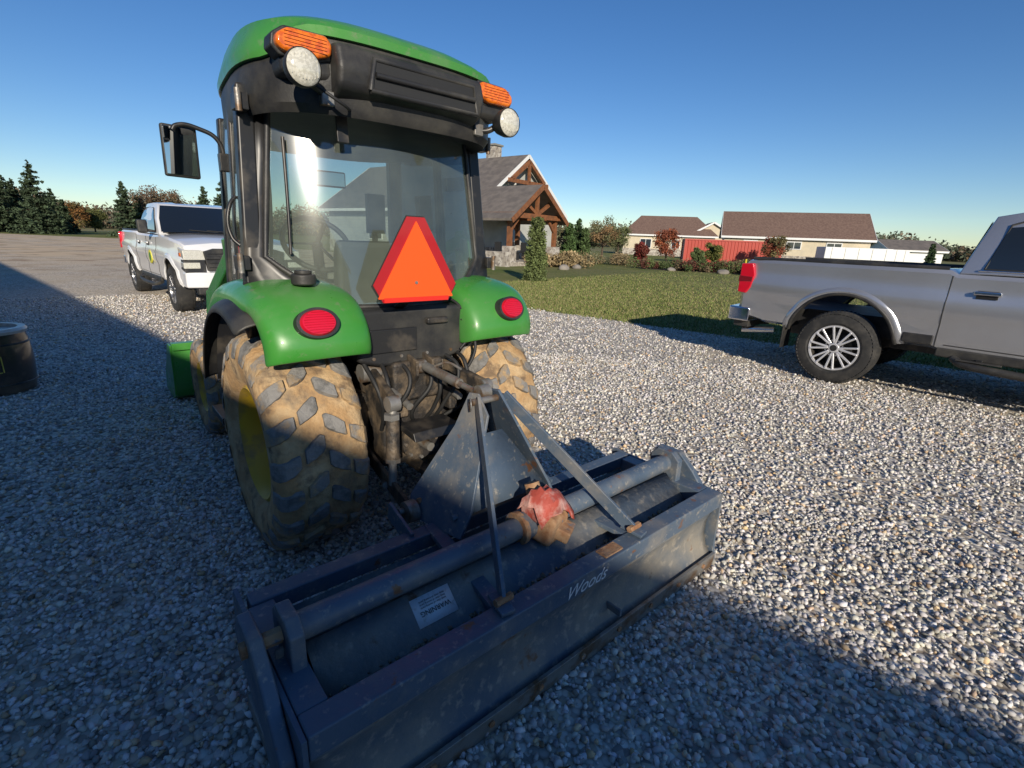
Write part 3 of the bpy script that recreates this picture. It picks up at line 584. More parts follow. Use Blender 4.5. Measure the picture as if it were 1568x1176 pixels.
def blob(name, c, s, mat, parent, seed=0, amp=.25, rot=None):
    bmm = bmesh.new(); bmesh.ops.create_icosphere(bmm, subdivisions=3, radius=1); r_ = random.Random(seed)
    dirs = [(Vector((r_.uniform(-1, 1), r_.uniform(-1, 1), r_.uniform(-1, 1))).normalized(), r_.uniform(-amp, amp)) for _ in range(14)]
    R = Euler(rot).to_matrix() if rot else Matrix.Identity(3)
    for v in bmm.verts:
        q = v.co.normalized(); k = 1 + sum(a * max(0, q.dot(d)) ** 5 for d, a in dirs); v.co = R @ Vector((q.x * s[0] * k, q.y * s[1] * k, q.z * s[2] * k)) + Vector(c)
    me = bpy.data.meshes.new(name); bmm.to_mesh(me); bmm.free(); me.materials.append(mat); me.polygons.foreach_set('use_smooth', [True] * len(me.polygons))
    o = bpy.data.objects.new(name, me); COL.objects.link(o); o.parent = parent; return o
cv = []; cf = []; nu, nv = 9, 8
for i in range(nu):
    for j in range(nv):
        u, v = i / (nu - 1) * 2 - 1, j / (nv - 1) * 2 - 1
        cv.append((.03 + u * .085 + rnd.uniform(-.008, .008), -.055 + v * .075 + rnd.uniform(-.008, .008), .61 - .055 * (abs(u) ** 2.2) - .06 * abs(v) ** 2.5 + rnd.uniform(-.011, .011) - .04 * u * .4))
for i in range(nu - 1):
    for j in range(nv - 1): a = i * nv + j; cf.append((a, a + 1, a + nv + 1, a + nv))
mk('red_cover', cv, cf, RED, B, solid=.005, ang=25)
prism('red_cover_body', [(-.05, .50), (-.05, .575), (.08, .565), (.085, .51)], 'xz', -.11, .01, RED, B, bevel=.02)
box('rust_clamp', (.07, -.12, .45), (.09, .06, .05), RUST, B, rot=(.3, 0, .5), bevel=.008)
box('rust_patch_plate', (.17, -.262, .402), (.10, .05, .006), RUST, B, bevel=.001)
mk('warning_label', [(-.56, -.135, .3618), (-.42, -.135, .3618), (-.42, -.067, .4172), (-.56, -.067, .4172)], [(0, 1, 2, 3)], WHITE, B, solid=.001)
def text(name, s, size, mat, parent, M_):
    c = bpy.data.curves.new(name, 'FONT'); c.body = s; c.size = size; c.extrude = .0004; c.align_x = 'CENTER'; c.materials.append(mat)
    o = bpy.data.objects.new(name, c); COL.objects.link(o); o.parent = parent; o.matrix_local = M_; return o
LM = Matrix.Translation((-.49, -.105, .392)) @ Euler((rad(39), 0, 0)).to_matrix().to_4x4() @ Matrix.Rotation(math.pi, 4, 'Z')
text('label_text', 'WARNING', .022, DECB, B, LM)
for k in range(3): text('label_line_%d' % k, 'keep clear of moving parts', .0085, DECB, B, LM @ Matrix.Translation((0, -.012 - .009 * k, 0)))
tx = text('blade_logo', 'Woods', .07, WHITE, B, Matrix.Translation((.0, -.3015, .335)) @ Euler((rad(90), 0, 0)).to_matrix().to_4x4()); tx.data.shear = .5

# ------------------------------------------------------------------ PICKUP TRUCKS
ALLOY = pmat('alloy', (.35, .35, .36), .3, metal=.9)
DARKG2 = pmat('tinted_glass', (.012, .015, .017), .03, coat=1)
SILV = pmat('silver_paint', (.46, .47, .495), .27, metal=.65, coat=1, layers=[((.42, .42, .43), 1.5, .4, .7)])
WPAINT = pmat('white_paint', (.80, .80, .80), .3, coat=1, layers=[((.70, .69, .66), 2, .45, .75)])
def pickup(name, loc, yaw, paint, rimstyle, rw=.42, black_arch=True, AR=.515, AZ_=.45, lift=0):
    E = empty(name, loc, yaw)
    st = [(-2.95, 1.31, .93, .66), (-2.90, 1.36, .975, .60), (-2.6, 1.375, .995, .54), (-1.75, 1.375, 1.0, .52), (-.90, 1.375, 1, .52), (-.84, 1.34, .995, .50), (1.0, 1.33, .995, .50), (1.2, 1.345, 1, .50), (2.0, 1.31, 1.0, .50), (2.55, 1.26, .985, .50), (2.80, 1.20, .95, .52), (2.90, 1.10, .92, .56)]
    st = [(a, b, c, d + lift) for a, b, c, d in st]
    fr = [(0, 0), (.86, 0), (.955, .05), (.975, .20), (.968, .34), (.998, .46), (1.0, .62), (.975, .70), (.962, .84), (.958, .94), (.93, .985), (.86, 1.0)]
    def sec(y, zt, w_, zb):
        h = [(x * w_, zb + (zt - zb) * g) for x, g in fr] ; cr = .035 if y > 1.1 else .0
        h += [(.5 * w_, zt + cr), (0, zt + cr)]
        full = h + [(-x, z) for x, z in h[-2:0:-1]]
        return [(x, y, z) for x, z in full]
    def secat(y):
        ys = [s_[0] for s_ in st]; return [float(np.interp(y, ys, [s_[k] for s_ in st])) for k in (1, 2, 3)]
    def xat(y, z):
        zt, w_, zb = secat(y); g = max(.03, min(.95, (z - zb) / (zt - zb))); return w_ * float(np.interp(g, [q[1] for q in fr[1:]], [q[0] for q in fr[1:]]))
    body = loft('body', [sec(*s_) for s_ in st], paint, E)
    cut = []
    for y in (2.0, -1.75):
        for s in (-1, 1):
            cut.append(cyl('cut', (s * .62, y, AZ_), (s * 1.2, y, AZ_), AR, BLACKP, None, seg=48))
    cut.append(box2('cut', (-.80, -2.84, .80), (.80, -.96, 1.7), BLACKP, None, bevel=0))
    for c in cut:
        c.parent = E; m = body.modifiers.new('bo', 'BOOLEAN'); m.object = c; m.operation = 'DIFFERENCE'; m.solver = 'EXACT'
        try: m.material_mode = 'TRANSFER'
        except Exception: pass
    dg = bpy.context.evaluated_depsgraph_get(); dg.update(); nm_ = bpy.data.meshes.new_from_object(body.evaluated_get(dg))
    body.modifiers.clear(); body.data = nm_
    nm_.polygons.foreach_set('use_smooth', [True] * len(nm_.polygons)); nm_.set_sharp_from_angle(angle=rad(30))
    for c in cut: bpy.data.objects.remove(c)
    b = body.modifiers.new('b', 'BEVEL'); b.width = .008; b.segments = 2; b.limit_method = 'ANGLE'; b.angle_limit = rad(40); b.harden_normals = True
    ring_b = [(-.84, 1.33, .915), (-.60, 1.335, .925), (.6, 1.335, .925), (1.10, 1.33, .90), (1.30, 1.33, .60)]
    top = [(-.70, 1.88, .70), (-.52, 1.915, .735), (.10, 1.925, .745), (.38, 1.90, .72), (.46, 1.885, .50)]
    def ringg(L): return [(h, y, z) for y, z, h in L] + [(-h, y, z) for y, z, h in L[::-1]]
    cr = [(h * .55, y * .8 - .02, z + .025) for y, z, h in top] + [(-h * .55, y * .8 - .02, z + .025) for y, z, h in top[::-1]]
    mid = []
    for a_, b_ in zip(ringg(ring_b), ringg(top)):
        a_ = Vector(a_); b_ = Vector(b_); m_ = a_.lerp(b_, .5); m_.x *= 1.035; mid.append(tuple(m_))
    loft('greenhouse', [ringg(ring_b), mid, ringg(top), cr], paint, E, bevel=.012)
    def sideplane(y, z, off=.006):
        t = (z - 1.33) / .57; h = .925 * (1 - t) + .735 * t + math.sin(max(0, min(1, t)) * math.pi) * .028; return h + off
    for s in (-1, 1):
        nm = 'l' if s < 0 else 'r'
        for k, poly in enumerate([[(.14, 1.385), (.14, 1.83), (.30, 1.825), (.86, 1.44), (.90, 1.385)], [(-.66, 1.385), (-.57, 1.80), (-.48, 1.835), (.06, 1.84), (.06, 1.385)]]):
            ym = [p[0] for p in poly]; zs = np.linspace(1.385, max(p[1] for p in poly), 8); secs = []
            for z in zs:
                ints = []
                for i in range(len(poly)):
                    (y1, z1), (y2, z2) = poly[i], poly[(i + 1) % len(poly)]
                    if abs(z1 - z2) > 1e-6 and min(z1, z2) - 1e-6 <= z <= max(z1, z2) + 1e-6: ints.append(y1 + (y2 - y1) * (z - z1) / (z2 - z1))
                ya, yb = (min(ints), max(ints)) if ints else (ym[0], ym[1]); secs.append([(s * sideplane(0, z), ya + (yb - ya) * q, z) for q in (0, .5, 1)])
            loft('side_glass_%s_%d' % (nm, k), secs, DARKG2, E, closed=False, caps=False)
            o_ = [(s * (sideplane(0, z) + .002), y, z) for y, z in poly]; pipe('glass_seal_%s_%d' % (nm, k), o_ + [o_[0]], .008, DECB, E, smooth=False)
        def seam(y):
            zt, w_, zb = secat(y); P_ = [(s * (x * w_ + .0005), y, zb + (zt - zb) * g) for x, g in fr[2:10]]; pipe('seam_%s_%d' % (nm, int(y * 100)), P_, .005, DECB, E, smooth=False)
        for y in (-.87, .10, 1.02): seam(y)
        pipe('door_cut_' + nm, [(s * (xat(y, .575 + lift) + .0), y, .575 + lift) for y in (-.80, 0, 1.02)], .005, DECB, E, smooth=False)
        for y in (-.58, .32):
            box('handle_%s_%d' % (nm, y * 100), (s * .995, y, 1.165), (.03, .20, .035), CHROME if rimstyle else paint, E, bevel=.01)
            box('handle_cup_%s_%d' % (nm, y * 100), (s * .978, y, 1.15), (.012, .16, .075), BLACKM, E, bevel=.005)
        box('rocker_%s' % nm, (s * .950, .1, .50 + lift), (.05, 1.9, .09), BLACKP, E, bevel=.015)
        pipe('step_bar_' + nm, [(s * .96, -.70, .46 + lift), (s * 1.01, -.62, .42 + lift), (s * 1.01, .95, .42 + lift), (s * .96, 1.05, .46 + lift)], .038, BLACKP, E)
        for y in (-.5, .7): box('step_pad_%s_%d' % (nm, y * 10), (s * 1.015, y, .457 + lift), (.07, .34, .012), RUBBER, E); box('step_bracket_%s_%d' % (nm, y * 10), (s * .93, y, .46 + lift), (.14, .05, .04), BLACKM, E)
        pipe('belt_trim_' + nm, [(s * sideplane(0, 1.372, .006), y, 1.372) for y in (-.7, .9)], .009, CHROME if rimstyle else DECB, E, smooth=False)
        pipe('bed_rail_cap_' + nm, [(s * .90, -2.86, 1.378), (s * .90, -.92, 1.378)], .022, BLACKP, E, smooth=False)
        if rimstyle: box('bed_step_pocket_' + nm, (s * .962, -1.02, .66), (.04, .26, .10), BLACKP, E, bevel=.02)
        box('mirror_' + nm, (s * 1.10, .80, 1.47), (.16, .12, .24), BLACKP if not rimstyle else paint, E, bevel=.03); bar('mirror_stalk_' + nm, (s * .90, .80, 1.38), (s * 1.05, .80, 1.41), .06, .04, BLACKP, E)
        for y in (2.0, -1.75):
            rows = []; P_ = []; a0 = math.asin(max(-.2, (secat(y)[2] - AZ_) / (AR + .03)))
            for i in range(31):
                a = a0 + (math.pi - 2 * a0) * i / 30; row = []
                for dr, off in ((-.003, .006), (.008, .020), (.035, .022), (.065, .006), (.075, -.006)):
                    zz = AZ_ + (AR + dr) * math.sin(a); yy = y + (AR + dr) * math.cos(a); row.append((s * (xat(yy, zz) + off), yy, zz))
                rows.append(row); P_.append((row[0][0], row[0][1], row[0][2]))
            loft('arch_flare_%s_%d' % (nm, y * 10), rows, paint, E, closed=False, caps=False, ang=60)
            pipe('arch_trim_%s_%d' % (nm, y * 10), P_, .022, BLACKP if black_arch else paint, E, smooth=False)
            pickwheel(E, '%s_%d' % (nm, y * 10), s, s * .86, y, rw, .28, rimstyle)
        box('mud_flap_' + nm, (s * .86, -2.33, .46), (.26, .012, .28), BLACKP, E)
        prism('tail_lamp_' + nm, [(-2.965, .95), (-2.965, 1.31), (-2.82, 1.32), (-2.78, 1.18), (-2.81, 1.02), (-2.86, .94)], 'yz', s * .82, s * 1.0, REDL, E, bevel=.014)
        prism('tail_lamp_dark_' + nm, [(-2.97, 1.08), (-2.97, 1.16), (-2.80, 1.15), (-2.80, 1.09)], 'yz', s * .85, s * 1.003, pmat('lens_dark_' + nm, (.18, .01, .015), .15, coat=1), E, bevel=.006)
        prism('head_lamp_' + nm, [(2.93, .96), (2.90, 1.12), (2.60, 1.16), (2.64, 1.02)], 'yz', s * .62, s * .955, LENS, E, bevel=.015)
        prism('head_lamp_surround_' + nm, [(2.925, .76), (2.915, .955), (2.66, .97), (2.70, .80)], 'yz', s * .64, s * .957, BLACKP, E, bevel=.012)
        prism('head_lamp_lower_' + nm, [(2.94, .82), (2.935, .92), (2.74, .93), (2.75, .85)], 'yz', s * .72, s * .965, LENS, E, bevel=.012)
        box('amber_marker_' + nm, (s * .948, 2.70, 1.04), (.03, .10, .06), AMB, E)
    def wrow(a_, b_): return [(-a_[0], a_[1], a_[2]), (-b_[0], b_[1], b_[2]), (b_[0], b_[1], b_[2]), (a_[0], a_[1], a_[2])]
    lo_a, lo_b = Vector((.87, 1.14, 1.372)), Vector((.60, 1.278, 1.372)); hi_a, hi_b = Vector((.70, .425, 1.862)), Vector((.50, .515, 1.862))
    ma = (lo_a + hi_a) / 2; mb = (lo_b + hi_b) / 2; ma.x *= 1.03; mb.x *= 1.03
    off_ = Vector((0, .006, .010))
    loft('windshield', [wrow(a_ + off_, b_ + off_) for a_, b_ in ((lo_a, lo_b), (ma, mb), (hi_a, hi_b))], DARKG2, E, closed=False, caps=False)
    mk('cowl', [(-.86, 1.34, 1.382), (.86, 1.34, 1.382), (.84, 1.20, 1.385), (-.84, 1.20, 1.385)], [(0, 1, 2, 3)], BLACKP, E)
    for s in (-1, 1): bar('wiper_%d' % s, (s * .15 - .2, 1.29, 1.40), (s * .15 + .28, 1.22, 1.43), .015, .012, DECB, E)
    mk('back_glass', [(-.70, -.845, 1.42), (.70, -.845, 1.42), (.62, -.735, 1.84), (-.62, -.735, 1.84)], [(0, 1, 2, 3)], DARKG2, E)
    BM = CHROME if rimstyle else paint
    prism('rear_bumper', [(-.97, -2.95), (-.95, -3.06), (-.6, -3.10), (.6, -3.10), (.95, -3.06), (.97, -2.95), (.97, -2.78), (-.97, -2.78)], 'xy', .58, .76, CHROME, E, bevel=.02)
    prism('rear_bumper_pad', [(-.93, -2.94), (-.6, -3.08), (.6, -3.08), (.93, -2.94)], 'xy', .762, .775, BLACKP, E)
    prism('rear_bumper_lower', [(-.9, -2.8), (-.88, -3.0), (.88, -3.0), (.9, -2.8)], 'xy', .50, .578, BLACKP, E)
    box('hitch', (0, -3.02, .50), (.12, .25, .10), BLACKM, E); box('tailgate_seam', (0, -2.955, .80), (1.5, .01, .012), DECB, E)
    cyl('tailpipe', (.55, -2.6, .46), (.72, -2.95, .44), .045, CHROME, E)
    prism('front_bumper', [(-.96, 2.72), (-.95, 2.90), (-.6, 3.0), (.6, 3.0), (.95, 2.90), (.96, 2.72)], 'xy', .50, .76, BM, E, bevel=.03)
    prism('bumper_intake', [(-.6, 2.99), (-.6, 3.008), (.6, 3.008), (.6, 2.99)], 'xy', .54, .64, BLACKP, E, bevel=.005)
    prism('grille', [(-.62, .78), (-.66, 1.10), (-.5, 1.15), (.5, 1.15), (.66, 1.10), (.62, .78)], 'xz', 2.86, 2.955, BLACKP, E, bevel=.015)
    box('grille_bar', (0, 2.965, 1.00), (1.26, .03, .05), BM if rimstyle else BLACKP, E, bevel=.01)
    for k in range(4): box('grille_slat_%d' % k, (0, 2.96, .84 + k * .075), (1.2, .012, .012), BLACKM, E)
    box('grille_badge', (0, 2.985, 1.00), (.22, .02, .06), pmat('badge_gold', (.35, .28, .12), .3, metal=.8), E, bevel=.008)
    box('air_dam', (0, 2.85, .44), (1.6, .15, .12), BLACKP, E, bevel=.03)
    box('frame', (0, .1, .52), (1.0, 5.2, .14), BLACKM, E); cyl('axle_rear', (-.8, -1.75, rw), (.8, -1.75, rw), .07, BLACKM, E)
    return E
def pickwheel(E, pre, s, cx, cy, r, wd, style):
    h = wd / 2; rr = r * .62
    lathe('tyre_' + pre, [(-h * .8, rr), (-h, rr + .03), (-h * 1.02, r * .85), (-h * .86, r * .97), (-h * .5, r), (h * .5, r), (h * .86, r * .97), (h * 1.02, r * .85), (h, rr + .03), (h * .8, rr)], (cx, cy, r), RUBBER, E, seg=56)
    vs = []; fs = []
    for k in range(60):
        a = 2 * math.pi * k / 60
        for q in (-1, 1):
            b = len(vs)
            for x_, rd in ((q * h * .99, .93), (q * h * .55, 1.012)):
                for aa in (-.03, .03): vs.append((cx + x_, cy + r * rd * math.cos(a + aa), r + r * rd * math.sin(a + aa)))
            for x_, rd in ((q * h * .9, .90), (q * h * .5, .97)):
                for aa in (-.03, .03): vs.append((cx + x_, cy + r * rd * math.cos(a + aa), r + r * rd * math.sin(a + aa)))
            fs += [(b, b + 1, b + 3, b + 2), (b, b + 2, b + 6, b + 4), (b + 1, b + 3, b + 7, b + 5), (b, b + 1, b + 5, b + 4)]
    mk('tread_' + pre, vs, fs, RUBBER, E)
    RM = POLISH if style else ALLOY
    lathe('rim_' + pre, [(s * h * .82, rr + .004), (s * h * .94, rr), (s * h * .93, rr - .016), (s * h * .8, rr - .022)], (cx, cy, r), RM, E, seg=48)
    lathe('rim_barrel_' + pre, [(s * h * .8, rr - .022), (s * h * .6, rr - .030), (s * h * .2, rr - .032), (-s * h * .3, rr - .032)], (cx, cy, r), BLACKM if style else ALLOY, E, seg=48)
    lathe('brake_' + pre, [(s * h * .1, rr * .62), (s * h * .12, .03)], (cx, cy, r), BLACKM, E, seg=32)
    lathe('rim_back_' + pre, [(-s * h * .2, rr - .02), (-s * h * .2, .01)], (cx, cy, r), DECB, E, seg=32)
    n = 8 if style else 6
    for i in range(n):
        a = 2 * math.pi * i / n
        for q in (-1, 1):
            a1 = a + q * .10; a2 = a + q * .155
            p0 = (cx + s * h * .76, cy + math.cos(a1) * .06, r + math.sin(a1) * .06); p1 = (cx + s * h * .90, cy + math.cos(a2) * (rr - .010), r + math.sin(a2) * (rr - .010))
            bar('spoke_%s_%d_%d' % (pre, i, q), p0, p1, .022, .026, RM, E, up=(1, 0, 0), bevel=.006)
        if style: bar('spoke_web_%s_%d' % (pre, i), (cx + s * h * .70, cy + math.cos(a) * .07, r + math.sin(a) * .07), (cx + s * h * .80, cy + math.cos(a) * (rr * .72), r + math.sin(a) * (rr * .72)), .05, .014, DECB, E, up=(1, 0, 0), bevel=.003)
    cyl('hub_' + pre, (cx + s * h * .3, cy, r), (cx + s * h * .86, cy, r), .075, RM, E, r2=.055, bevel=.006); cyl('cap_' + pre, (cx + s * h * .86, cy, r), (cx + s * h * .89, cy, r), .036, DECB, E)
    for i in range(8):
        a = math.pi / 4 * i + .39; cyl('nut_%s_%d' % (pre, i), (cx + s * h * .5, cy + math.cos(a) * .09, r + math.sin(a) * .09), (cx + s * h * .76, cy + math.cos(a) * .09, r + math.sin(a) * .09), .010, CHROME, E, seg=6)
def yaw_of(fx, fy): return math.atan2(-fx, fy)
pickup('pickup_truck', (5.62, 5.06, 0), yaw_of(.67, -.742), SILV, True, AR=.555, AZ_=.49, lift=.05)
WP = pickup('pickup_truck.001', (-6.87, 11.07, 0), yaw_of(.71, -.705), WPAINT, False, rw=.40, black_arch=False)
cyl('door_decal', (.985, .52, .90), (1.0035, .52, .90), .13, pmat('decal_yellow', (.65, .6, .05), .5), WP); cyl('door_decal_green', (1.0035, .52, .90), (1.005, .52, .90), .085, pmat('decal_green', (.05, .22, .04), .5), WP)

# ------------------------------------------------------------------ barrel at left
BR = empty('barrel', (-4.66, 4.26, 0), 0)
BARC = pmat('barrel_brown', (.075, .055, .042), .30, metal=.4, layers=[((.18, .13, .09), 5, .45, .7)], coat=.6)
lathe('barrel_body', [(0, .24), (.02, .265), (.18, .285), (.30, .29), (.44, .282), (.53, .268), (.55, .275), (.565, .27)], (0, 0, 0), BARC, BR, axis='z')
for z in (.10, .45): torus('hoop_%d' % (z * 100), (0, 0, z), (0, 0, 1), .282, .008, BLACKM, BR)
LIDM = pmat('barrel_lid', (.66, .56, .48), .35, metal=.3, layers=[((.40, .3, .22), 6, .45, .65)])
lathe('barrel_lid', [(.535, .279), (.56, .288), (.582, .275), (.582, .225), (.555, .215), (.555, .001)], (0, 0, 0), LIDM, BR, axis='z')
cyl('lid_knob', (0, 0, .555), (0, 0, .60), .04, BLACKM, BR)
BY = pmat('badge_yellow', (.6, .5, .08), .5)
for z in (.22, .36):
    pipe('badge_rim_%d' % (z * 100), [(.297 * math.cos(rad(a)), .297 * math.sin(rad(a)), z) for a in range(-72, -28, 4)], .004, BY, BR, smooth=False)
for a in (-72, -30): pipe('badge_side_%d' % -a, [(.297 * math.cos(rad(a)), .297 * math.sin(rad(a)), z) for z in (.22, .36)], .004, BY, BR, smooth=False)
deer = [(-66, .27), (-60, .31), (-54, .29), (-46, .31), (-40, .34), (-36, .32)]
pipe('badge_deer', [(.297 * math.cos(rad(a)), .297 * math.sin(rad(a)), z) for a, z in deer], .008, BY, BR, smooth=False)
for a, z0, z1 in ((-62, .24, .30), (-52, .24, .29), (-44, .25, .31)): pipe('badge_leg_%d' % -a, [(.297 * math.cos(rad(a)), .297 * math.sin(rad(a)), z0), (.297 * math.cos(rad(a + 3)), .297 * math.sin(rad(a + 3)), z1)], .004, BY, BR, smooth=False)

# ------------------------------------------------------------------ BUILDINGS
SHING = pmat('brown_shingles', (.14, .085, .065), .9, layers=[((.21, .135, .10), 6, .4, .6)], bump=.6, bscale=8)
SHING2 = pmat('dark_metal_roof', (.14, .12, .10), .6, layers=[((.20, .17, .14), 2, .4, .6)])
CREAM = pmat('cream_siding', (.62, .53, .38), .8, layers=[((.55, .48, .35), 2, .4, .6)]); STONE = pmat('stone_veneer', (.34, .30, .25), .9, layers=[((.50, .46, .40), 3, .45, .55), ((.20, .17, .15), 5, .5, .6)], bump=.8, bscale=6)
TIMB = pmat('stained_timber', (.25, .095, .035), .7, layers=[((.16, .065, .028), 4, .4, .6)]); SIDE = pmat('grey_siding', (.46, .46, .42), .8, layers=[((.40, .40, .37), 1.5, .4, .6)])
WTRIM = pmat('white_trim', (.75, .75, .73), .6); WIN = pmat('window_glass', (.03, .04, .05), .08, coat=1)
def gable(name, center, yaw, L, D, eave, ridge, wall, roof, over=.35, hip=0, wins=(), base=None, lap=False):
    E = empty(name, (center[0], center[1], 0), yaw)
    x0, x1, y0, y1 = -L / 2, L / 2, -D / 2, D / 2
    if wall:
        prism('walls', [(y0, 0), (y1, 0), (y1, eave), (0, ridge - .05 if not hip else eave), (y0, eave)] if not hip else [(y0, 0), (y1, 0), (y1, eave), (y0, eave)], 'yz', x0, x1, wall, E, bevel=0)
        if base: box2('stone_base', (x0 - .05, y0 - .05, 0), (x1 + .05, y1 + .05, .9), base, E, bevel=0)
        if lap:
            for k in range(int(eave / .2)): box('lap_%d' % k, (0, y0 - .012, .1 + k * .2), (L, .02, .012), wall, E, bevel=0)
    th = .12; sl = (ridge - eave) / (D / 2); ey = D / 2 + over; ez = eave - sl * over
    for s in (-1, 1):
        a = [(x0 - over, s * ey, ez), (x1 + over, s * ey, ez), (x1 + over - hip, 0, ridge), (x0 - over + hip, 0, ridge)]
        mk('roof_%d' % s, a + [(p[0], p[1], p[2] + th) for p in a], [(0, 1, 2, 3), (4, 5, 6, 7), (0, 1, 5, 4), (1, 2, 6, 5), (2, 3, 7, 6), (3, 0, 4, 7)], roof, E, smooth=False)
        box('fascia_%d' % s, (0, s * (ey + .012), ez + .0), (L + 2 * over, .02, .2), WTRIM, E, bevel=0)
        if hip:
            q = s; mk('hip_%d' % s, [(q * (L / 2 + over), -ey, ez + th), (q * (L / 2 + over), ey, ez + th), (q * (L / 2 + over - hip), 0, ridge + th)], [(0, 1, 2)], roof, E, smooth=False)
    if not hip:
        for q in (-1, 1):
            for s in (-1, 1): bar('rake_%d_%d' % (q, s), (q * (L / 2 + over + .015), s * ey, ez + .02), (q * (L / 2 + over + .015), 0, ridge + .02), .03, .22, WTRIM, E, bevel=0)
    for k, (x, z, ww, hh, fside) in enumerate(wins):
        if fside == 'f':
            box('window_frame_%d' % k, (x, y0 - .03, z), (ww + .16, .06, hh + .16), WTRIM, E, bevel=0); box('window_%d' % k, (x, y0 - .07, z), (ww, .03, hh), WIN, E, bevel=0); box('mullion_%d' % k, (x, y0 - .09, z), (.05, .02, hh), WTRIM, E, bevel=0)
        else: box('window_frame_%d' % k, (x1 + .03, z[0], z[1]), (.06, ww + .16, hh + .16), WTRIM, E, bevel=0); box('window_%d' % k, (x1 + .07, z[0], z[1]), (.03, ww, hh), WIN, E, bevel=0)
    return E
yawB = math.atan2(-.34, .94)
gable('farm_building', (21.5 + .94 * 6.5 + 1.36, 54 - .34 * 6.5 + 3.8, 0), yawB, 13, 8, 2.75, 5.15, CREAM, SHING, wins=[(-4, 1.9, 1.2, .6, 'f'), (0, 1.9, 1.2, .6, 'f'), (3.5, 1.9, 1.2, .6, 'f')], base=STONE)
gable('neighbour_house', (21.5, 75, 0), rad(-12), 12, 8, 2.9, 5.3, CREAM, SHING, hip=2.5, wins=[(-3, 1.6, 1.4, 1.1, 'f'), (1, 1.6, 1.0, 1.1, 'f'), (4, 1.4, 1, 1.8, 'f')], base=STONE)
gable('neighbour_garage', (27.2, 74, 0), rad(78), 6, 6, 2.9, 4.6, CREAM, SHING, hip=0)
gable('machine_shed', (49, 66, 0), rad(-8), 6, 6, 2.0, 3.1, WTRIM, SHING2)
def container(name, loc, yaw, L, Hh, mat):
    E = empty(name, loc, yaw); n = int(L / .14); secs = []
    for i in range(n * 2 + 1):
        x = -L / 2 + L * i / (2 * n); d = .035 if (i // 2) % 2 else 0
        secs.append([(x, -1.2 + d, .15), (x, -1.2 + d, Hh - .12), (x, 1.2, Hh - .12), (x, 1.2, .15)])
    loft('corrugated_walls', secs, mat, E, smooth=False)
    for z in (.1, Hh - .06): box('rail_%d' % (z * 10), (0, 0, z), (L + .1, 2.46, .12), mat, E)
    for s in (-1, 1):
        for y in (-1.2, 1.2): box('corner_%d_%d' % (s, y), (s * L / 2, y, Hh / 2), (.15, .15, Hh), mat, E)
    return E
container('shipping_container', (19.3, 47, 0), rad(-12), 8.0, 2.1, pmat('container_red', (.42, .06, .04), .5))
for k, (nm_, x, y, L) in enumerate((('box_trailer', 28.9, 44.5, 5.2), ('box_trailer.001', 34.2, 48.5, 3.6))):
    E = empty(nm_, (x, y, 0), rad(-10)); box2('trailer_body', (-L / 2, -1, .45), (L / 2, 1, 1.85), WTRIM, E, bevel=.05)
    for s in (-.35, .35): cyl('trailer_wheel_%d' % (s * 100), (s, -1.05, .35), (s, -.85, .35), .33, RUBBER, E)
    for q in range(5): box('seam_%d' % q, (-L / 2 + L * (q + .5) / 5, -1.006, 1.15), (.03, .01, 1.3), TAN, E, bevel=0)
    bar('tongue', (L / 2, 0, .5), (L / 2 + 1, 0, .45), .1, .1, BLACKM, E)
gd = Vector((.80, -.60)); yawH = math.atan2(gd.y, gd.x)
def back(px, py, d): return (px - gd.x * d, py - gd.y * d)
hx, hy = back(.1, 37, 8)
H = gable('timber_frame_house', (hx, hy, 0), yawH, 16, 9.5, 3.6, 6.9, SIDE, SHING2, over=.6,
          wins=[(5, 1.8, 1.4, 1.3, 'f'), (1.5, 1.8, 1.4, 1.3, 'f'), (-2, 1.8, 1.4, 1.3, 'f'), (0, (0, 4.6), 1.3, 1.2, 'g')], base=STONE, lap=True)
box2('chimney', (4.4, .4, 5.5), (5.2, 1.2, 7.9), STONE, H); box2('chimney_cap', (4.3, .3, 7.9), (5.3, 1.3, 8.02), TAN, H)
for s in (-1, 1): bar('upper_truss_%d' % s, (8.66, s * 1.9, 5.3), (8.66, 0, 6.55), .15, .25, TIMB, H)
bar('upper_tie', (8.66, -2.3, 5.2), (8.66, 2.3, 5.2), .15, .25, TIMB, H); bar('upper_king', (8.66, 0, 5.2), (8.66, 0, 6.6), .15, .2, TIMB, H, up=(0, 1, 0))
px_, py_ = back(1.0, 31.0, 3)
Pm = Matrix.Translation((px_, py_, 0)) @ Matrix.Rotation(yawH, 4, 'Z'); Hm = Matrix.Translation((hx, hy, 0)) @ Matrix.Rotation(yawH, 4, 'Z'); rel = Hm.inverted() @ Pm
PE = empty('porch'); PE.parent = H; PE.matrix_local = rel
